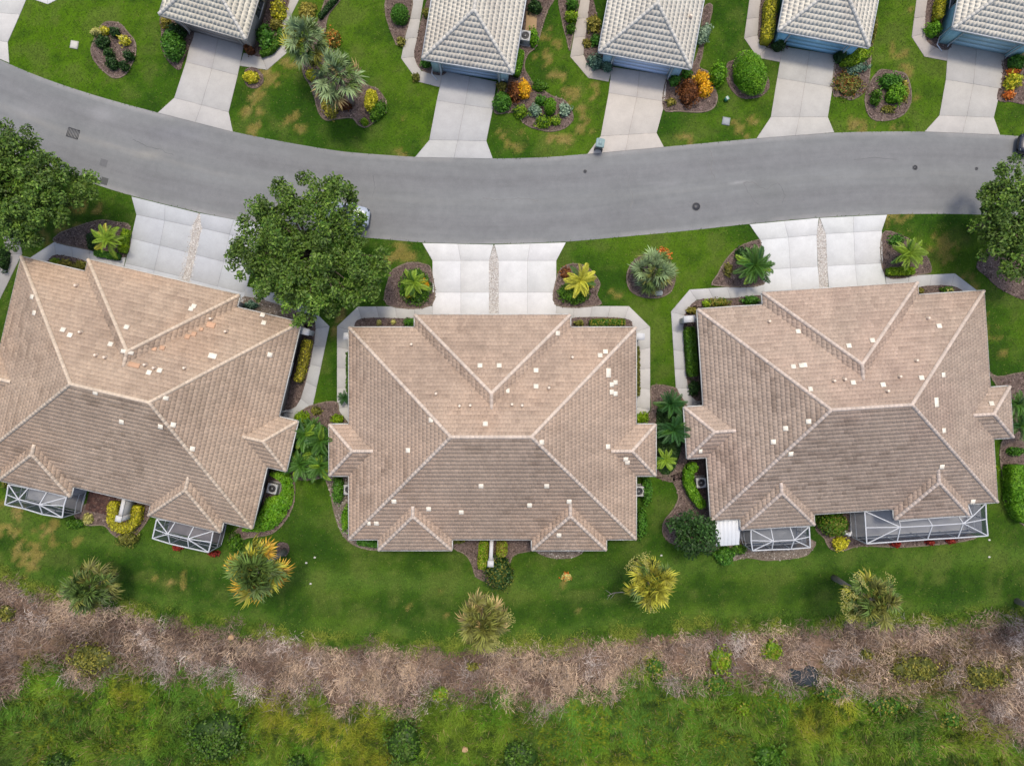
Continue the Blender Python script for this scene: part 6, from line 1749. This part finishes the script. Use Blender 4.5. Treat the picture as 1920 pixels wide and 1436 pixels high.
def car(x, y, rot, label, col):
    root = thing('parked_car', label, 'car', (x, y, 0.04), rot, 'cars parked on the road')
    # stations along the length: x, half width, belt height, bottom
    st = [(-2.30, .62, .62, .38), (-2.22, .78, .78, .30), (-1.8, .88, .90, .24), (-.9, .91, .94, .22), (.5, .91, .93, .22), (1.2, .90, .88, .22), (1.85, .86, .80, .24), (2.2, .74, .68, .30), (2.32, .55, .56, .38)]
    ring = []
    for (sx, hw, zt, zb) in st:
        ring += [(sx, -hw * .92, zb), (sx, -hw, zb + .14), (sx, -hw, zt - .16), (sx, -hw * .9, zt - .03), (sx, -hw * .5, zt + .02), (sx, 0, zt + .035), (sx, hw * .5, zt + .02), (sx, hw * .9, zt - .03), (sx, hw, zt - .16), (sx, hw, zb + .14), (sx, hw * .92, zb)]
    m = 11; f = []
    for i in range(len(st) - 1):
        for k in range(m - 1): f.append([i * m + k, (i + 1) * m + k, (i + 1) * m + k + 1, i * m + k + 1][::-1])
        f.append([i * m + m - 1, (i + 1) * m + m - 1, (i + 1) * m, i * m][::-1])
    for e in (0, (len(st) - 1) * m):
        for k in range(1, m - 2, 2): f.append([e, e + k, e + k + 1, e + k + 2] if e else [e + k + 2, e + k + 1, e + k, e])
    mb = MB(); mb.add(ring, f, col); mb.link('body', M_CARPAINT, root, True)
    # cabin glass and roof
    b = [(-1.75, .78, .90), (1.05, .80, .90)]; t = [(-1.15, .60, 1.42), (.15, .62, 1.43)]
    v = [(b[0][0], -b[0][1], b[0][2]), (b[1][0], -b[1][1], b[1][2]), (b[1][0], b[1][1], b[1][2]), (b[0][0], b[0][1], b[0][2]), (t[0][0], -t[0][1], t[0][2]), (t[1][0], -t[1][1], t[1][2]), (t[1][0], t[1][1], t[1][2]), (t[0][0], t[0][1], t[0][2])]
    for nm, q in (('windscreen', (1, 2, 6, 5)), ('rear_window', (3, 0, 4, 7)), ('side_window', (0, 1, 5, 4)), ('side_window', (2, 3, 7, 6))):
        mb = MB(); mb.add([v[i] for i in q], [[0, 1, 2, 3]], (.03, .045, .055)); mb.link(nm, M_GLASS, root)
    mb = MB(); mb.prism([(-1.2, -.64), (-.5, -.67), (.2, -.65), (.26, 0), (.2, .65), (-.5, .67), (-1.2, .64), (-1.28, 0)], 1.40, 1.47, col, bevel=.03)
    for s in (-1, 1):
        for (a, c) in (((.2, s * .62, 1.42), (1.08, s * .81, .9)), ((-1.2, s * .6, 1.42), (-1.78, s * .79, .9)), ((-.45, s * .645, 1.42), (-.4, s * .82, .9))): mb.tube([a, c], .035, 5, col)
    mb.link('roof', M_CARPAINT, root)
    for sx in (-1.38, 1.42):
        for s in (-1, 1):
            mb = MB(); mb.tube([(sx, s * .70, .31), (sx, s * .91, .31)], .32, 18, (.015, .015, .016)); w_ = mb.link('wheel', M_RUBBER, root)
            mb = MB(); mb.tube([(sx, s * .90, .31), (sx, s * .925, .31)], .2, 12, A(170, 172, 176)); mb.link('rim', M_METAL, w_)
    for s in (-1, 1):
        mb = MB(); mb.box((2.12, s * .58, .64), (.22, .3, .1), A(225, 228, 232), rz=-s * .45); mb.link('headlight', M_GLASS, root)
        mb = MB(); mb.box((-2.2, s * .62, .72), (.1, .26, .12), A(150, 24, 20), rz=s * .3); mb.link('tail_light', M_PLASTIC, root)
        mb = MB(); mb.box((.85, s * .98, .96), (.12, .2, .12), col); mb.link('mirror', M_CARPAINT, root)
    mb = MB(); mb.box((2.31, 0, .45), (.06, 1.0, .1), (.02, .02, .02)); mb.link('grille', M_PLASTIC, root)


def build_small():
    ac_unit(510, 916, R(-13), 'air conditioner among the bright shrubs right of the left house')
    ac_unit(654, 918, 0, 'air conditioner half under the left eave of the middle house')
    ac_unit(1198, 921, 0, 'air conditioner half under the right eave of the middle house')
    ac_unit(1315, 905, R(4), 'air conditioner inside the curved hedge of the right house')
    ac_unit(985, 67, R(-9), 'air conditioner beside the far grey blue house')
    mb = MB(); g = P(994, 45); mb.prism([(-.45, -1.1), (.5, -1.1), (.6, 1.0), (-.3, 1.0)], 0, .07, A(190, 160, 120), bevel=.01); o = mb.link('service_slab', M_CONC); o.location = (g.x, g.y, .03)
    tag(o, 'tan slab beside the air conditioner of the far grey blue house', 'slab')
    bin_(1124, 272, R(80))
    a = R(-7.5); g = P(642, 403, .5); car(g.x, g.y, a, 'silver blue car parked under the big tree with only its end showing', A(196, 206, 220))
    g = P(1961, 275, .6); car(g.x, g.y, R(172), 'dark navy car entering at the right edge of the road', A(20, 24, 40))
    # manholes, drain, boxes
    for x, y, r, l in ((1305, 388, .30, 'round dark manhole cover in the lower lane near the middle'), (1715, 315, .17, 'small round valve cover in the road, right'), (1097, 322, .10, 'tiny valve cover in the road below the cream driveway'), (1830, 317, .09, 'tiny valve cover in the road near the right tree')):
        g = P(x, y); root = thing('manhole_cover', l, 'manhole', (g.x, g.y, .05), 0, 'covers in the road')
        mb = MB(); mb.tube([(0, 0, 0), (0, 0, .025)], r, 20, A(84, 84, 86)); mb.link('lid', M_METAL, root)
        mb = MB(); mb.tube([(math.cos(t) * (r + .03), math.sin(t) * (r + .03), .012) for t in np.linspace(0, 2 * math.pi, 25)], .03, 5, A(112, 112, 112), cap=False); mb.link('rim', M_METAL, root)
    g = P(138, 251); root = thing('storm_drain', 'square black storm drain grate in the road at left', 'drain', (g.x, g.y, .045), R(-17))
    mb = MB(); mb.box((0, 0, .0), (.95, .72, .03), (.012, .012, .012)); mb.link('pit', M_METAL, root)
    mb = MB()
    for s in (-1, 1): mb.box((0, s * .38, .02), (1.0, .06, .05), A(90, 90, 92)); mb.box((s * .49, 0, .02), (.05, .7, .05), A(90, 90, 92))
    mb.link('frame', M_METAL, root)
    for i in range(7):
        mb = MB(); mb.box((-.38 + i * .127, 0, .022), (.05, .7, .03), A(74, 74, 78)); mb.link('bar', M_METAL, root)
    for x, y, l in ((195, 306, 'faint square patch in the road left of the left driveway, upper'), (196, 340, 'dark square cover at the road edge left of the left driveway'),):
        g = P(x, y); mb = MB(); mb.prism([(-.3, -.3), (.3, -.3), (.3, .3), (-.3, .3)], 0, .012, A(120, 121, 122) if y < 320 else A(96, 98, 96)); o = mb.link('road_cover', M_METAL); o.location = (g.x, g.y, .052 if y < 320 else .02); o.rotation_euler = (0, 0, R(-16)); tag(o, l, 'cover', 'covers in the road')
    for x, y, c, l in ((140, 85, A(224, 222, 210), 'white square utility box lid in the top left lawn'), (1361, 228, A(176, 182, 184), 'grey square utility box lid in the lawn by the gumdrop bush')):
        g = P(x, y); root = thing('utility_box', l, 'utility box', (g.x, g.y, 0), R(-10))
        mb = MB(); mb.prism([(-.33, -.33), (.33, -.33), (.33, .33), (-.33, .33)], 0, .09, c * .75, bevel=.01); mb.link('rim', M_CONC, root)
        mb = MB(); mb.prism([(-.26, -.26), (.26, -.26), (.26, .26), (-.26, .26)], .05, .105, c, bevel=.01); mb.link('lid', M_CONC, root)
    g = P(1361, 188); root = thing('green_utility_box', 'small green and white utility marker near the gumdrop bush', 'utility box', (g.x, g.y, 0), R(30))
    mb = MB(); mb.box((0, 0, .2), (.34, .26, .4), A(70, 150, 110)); mb.link('body', M_PLASTIC, root)
    mb = MB(); mb.box((0, 0, .41), (.2, .3, .03), A(210, 226, 216)); mb.link('lid', M_PLASTIC, root)
    g = P(1235, 549, .2); mb = MB(); mb.prism([(-.36, -.18), (-.2, -.24), (.3, -.22), (.38, .0), (.3, .2), (-.3, .2)], 0, .2, A(186, 194, 188), bevel=.05); o = mb.link('stone', M_STONE); o.location = (g.x, g.y, .04)
    tag(o, 'pale flat stone at the bottom of the low fan palm ring', 'stone')
    # divider walls behind the houses
    for (a, b, l) in (((922, 1011), (920, 1056), 'white divider wall between the courtyards of the middle house'), ((233, 932), (224, 972), 'white divider wall between the courtyards of the left house')):
        A0, B0 = P(*a, 2.0), P(*b, 2.0); d = B0 - A0; m_ = (A0 + B0) / 2; L = math.hypot(d.x, d.y)
        root = thing('divider_wall', l, 'wall', (m_.x, m_.y, 0), math.atan2(d.y, d.x), 'white courtyard divider walls')
        mb = MB(); mb.box((0, 0, .95), (L, .22, 1.9), A(226, 224, 218)); mb.link('panel', M_STUCCO, root)
        mb = MB(); mb.box((0, 0, 1.95), (L + .04, .3, .1), A(236, 235, 231)); mb.link('coping', M_STUCCO, root)
        mb = MB(); mb.box((L / 2, 0, 1.04), (.42, .42, 2.08), A(232, 231, 226)); mb.box((L / 2, 0, 2.12), (.5, .5, .1), A(238, 238, 234)); mb.link('pillar', M_STUCCO, root)
    # entry pillars with a short arm to the house
    for (x, y, rz, s, l) in ((569, 621, R(-13), -1, 'white entry pillar under the eave right of the left house'), (1293, 598, R(4), 1, 'white entry pillar at the left wall of the right house'), (655, 630, 0, 1, 'white entry pillar at the left wall of the middle house'), (1198, 631, 0, -1, 'white entry pillar at the right wall of the middle house')):
        g = P(x, y, 2.0); root = thing('entry_pillar', l, 'pillar', (g.x, g.y, 0), rz, 'white entry pillars')
        mb = MB(); mb.box((0, 0, .95), (.62, .42, 1.9), A(228, 227, 223)); mb.link('shaft', M_STUCCO, root)
        mb = MB(); mb.box((0, 0, 1.96), (.95, .55, .12), A(236, 236, 234)); mb.link('cap', M_STUCCO, root)
        mb = MB(); mb.box((s * .75, 0, 1.6), (.9, .22, .3), A(222, 220, 214)); mb.link('arm', M_STUCCO, root)
    # white planter thing by the dark bush and by the garage
    for x, y, l in ((1590, 1001, 'white garden statue beside the dark bush between the lanais'), (943, 149, 'white ornament at the grey blue garage corner')):
        g = P(x, y, .5); root = thing('garden_statue', l, 'statue', (g.x, g.y, 0), .4, 'white garden ornaments')
        mb = MB(); mb.tube([(0, 0, 0), (0, 0, .12), (0, 0, .2), (0, 0, .45)], [.24, .22, .12, .11], 10, A(232, 232, 230)); mb.link('pedestal', M_STUCCO, root, True)
        mb = MB(); mb.tube([(0, 0, .45), (0.03, 0, .62), (0, .02, .8), (0, .05, .9)], [.15, .2, .13, .06], 10, A(240, 240, 240)); mb.tube([(0, -.02, .6), (.22, .12, .72), (.32, .2, .62)], [.07, .1, .03], 8, A(240, 240, 240)); mb.tube([(0, .02, .6), (-.2, .18, .72), (-.3, .1, .6)], [.07, .1, .03], 8, A(240, 240, 240)); mb.link('figure', M_STUCCO, root, True)
    # garden bits: dropped frond, salmon leaf pile, pots
    g = P(1063, 1081, .1)
    o = bush(1063, 1081, 9, 7, .22, 'pale', 'fallen orange frond heap on the lawn behind the middle house', name='fallen_frond', cat='leaf litter', lumps=.35, leaf=.12, spark='orange')
    g = P(1158, 1113, .1); root = thing('fallen_branch', 'pale fallen branch on the lawn beside the yellow palm', 'branch', (g.x, g.y, .05), R(6))
    mb = MB(); mb.tube([(-.9, -.1, 0), (-.3, .12, .04), (.4, .1, .04), (.95, -.12, 0)], [.015, .03, .03, .02], 6, A(190, 180, 166)); mb.link('stem', M_BARK, root)
    for k, (q, r_) in enumerate((((-.5, .02), (-1.0, .45)), ((-.2, .1), (-.7, -.4)), ((-.65, 0), (-.95, -.4)))):
        mb = MB(); mb.tube([(*q, .02), ((q[0] + r_[0]) / 2, (q[1] + r_[1]) / 2, .05), (*r_, .02)], [.018, .014, .007], 5, A(186, 178, 166)); mb.link('twig', M_BARK, root)
    for x, y, l in ((574, 1055, 'white speck of litter on the back lawn, lower'), (590, 1045, 'white speck of litter on the back lawn, upper'), (582, 1094, 'tiny pale litter on the back lawn right of the palm'), (1855, 1012, 'white stake top at the long lanai corner'), (1240, 1041, 'pale stone at the left of the yellow palm'), (1855, 1044, 'pale speck on the lawn below the long lanai'), (435, 1193, 'tan board lying in the dead brush'), (872, 1402, 'pale stump in the meadow below the middle house')):
        g = P(x, y, .05); s = .09 if y < 1180 else .24
        mb = MB(); mb.prism(smooth_closed([(-s, -s * .6), (s * .8, -s * .7), (s, s * .5), (-s * .5, s * .8)], 2), 0, .06 if s < .1 else .35, A(226, 224, 210) if y < 1180 else A(206, 170, 128), bevel=.01)
        o = mb.link('lawn_litter', M_STONE); o.location = (g.x, g.y, 0.01); tag(o, l, 'litter')


def build_grass():
    """short turf blades over the lawn, thinned where paving, beds and houses stand"""
    n = 330000
    x = rng.uniform(-45, 45, n); y = rng.uniform(-23, 34, n)
    px = x * PPM + 960; py = 718 - y * PPM
    k = py < bandtop(px) + 6
    x, y = x[k], y[k]
    cell = 0.1; ox, oy = -46, -24
    W, Hh = 920, 590
    gx, gy = np.meshgrid(np.arange(W) * cell + ox + .05, np.arange(Hh) * cell + oy + .05, indexing='ij')
    mask = np.zeros((W, Hh), bool)
    for poly in NOLAWN:
        lo = np.floor((poly.min(0) - (ox, oy)) / cell).astype(int); hi = np.ceil((poly.max(0) - (ox, oy)) / cell).astype(int)
        i0, j0 = max(0, lo[0]), max(0, lo[1]); i1, j1 = min(W, hi[0] + 1), min(Hh, hi[1] + 1)
        if i1 <= i0 or j1 <= j0: continue
        pts = np.c_[gx[i0:i1, j0:j1].ravel(), gy[i0:i1, j0:j1].ravel()]
        mask[i0:i1, j0:j1] |= inpoly(pts, poly).reshape(i1 - i0, j1 - j0)
    i = np.clip(((x - ox) / cell).astype(int), 0, W - 1); j = np.clip(((y - oy) / cell).astype(int), 0, Hh - 1)
    k = ~mask[i, j]
    for h_ in HOUSES.values():
        c, s = math.cos(h_.rotation_euler.z), math.sin(h_.rotation_euler.z)
        lx = (x - h_.location.x) * c + (y - h_.location.y) * s; ly = -(x - h_.location.x) * s + (y - h_.location.y) * c
        k &= ~((np.abs(lx) < 11) & (np.abs(ly) < 8))
    x, y = x[k], y[k]; n = len(x)
    c = lawn_colour(x, y) * rng.uniform(.6, 1.5, (n, 1)) * 1.06
    c = mix(c, A(140, 146, 70), (rng.random(n) < .035) * .7)
    yaw = rng.uniform(0, 6.28, n); ln = rng.uniform(.08, .2, n); wd = rng.uniform(.04, .085, n)
    d = np.c_[np.cos(yaw), np.sin(yaw)]; s = np.c_[-np.sin(yaw), np.cos(yaw)]
    p = np.c_[x, y]
    V = np.stack([np.c_[p - s * wd[:, None] / 2, np.full(n, .004)], np.c_[p + s * wd[:, None] / 2, np.full(n, .004)], np.c_[p + d * ln[:, None], rng.uniform(.03, .07, n)]], 1)
    me = fast_mesh('grass', V.reshape(-1, 3), (np.arange(n) * 3)[:, None] + np.arange(3)[None], M_BLADE, np.repeat(c, 3, 0))
    tag(link('grass', me), 'short mown turf blades over all the lawns', 'grass', kind='stuff')


build_ground()
NOLAWN.append(build_road())
build_meadow()
build_paving()
build_gravel()
build_beds()
build_duplexes()
build_far_houses()
build_lanais()
build_trees()
build_shrubs()
build_small()
build_wild()
build_grass()
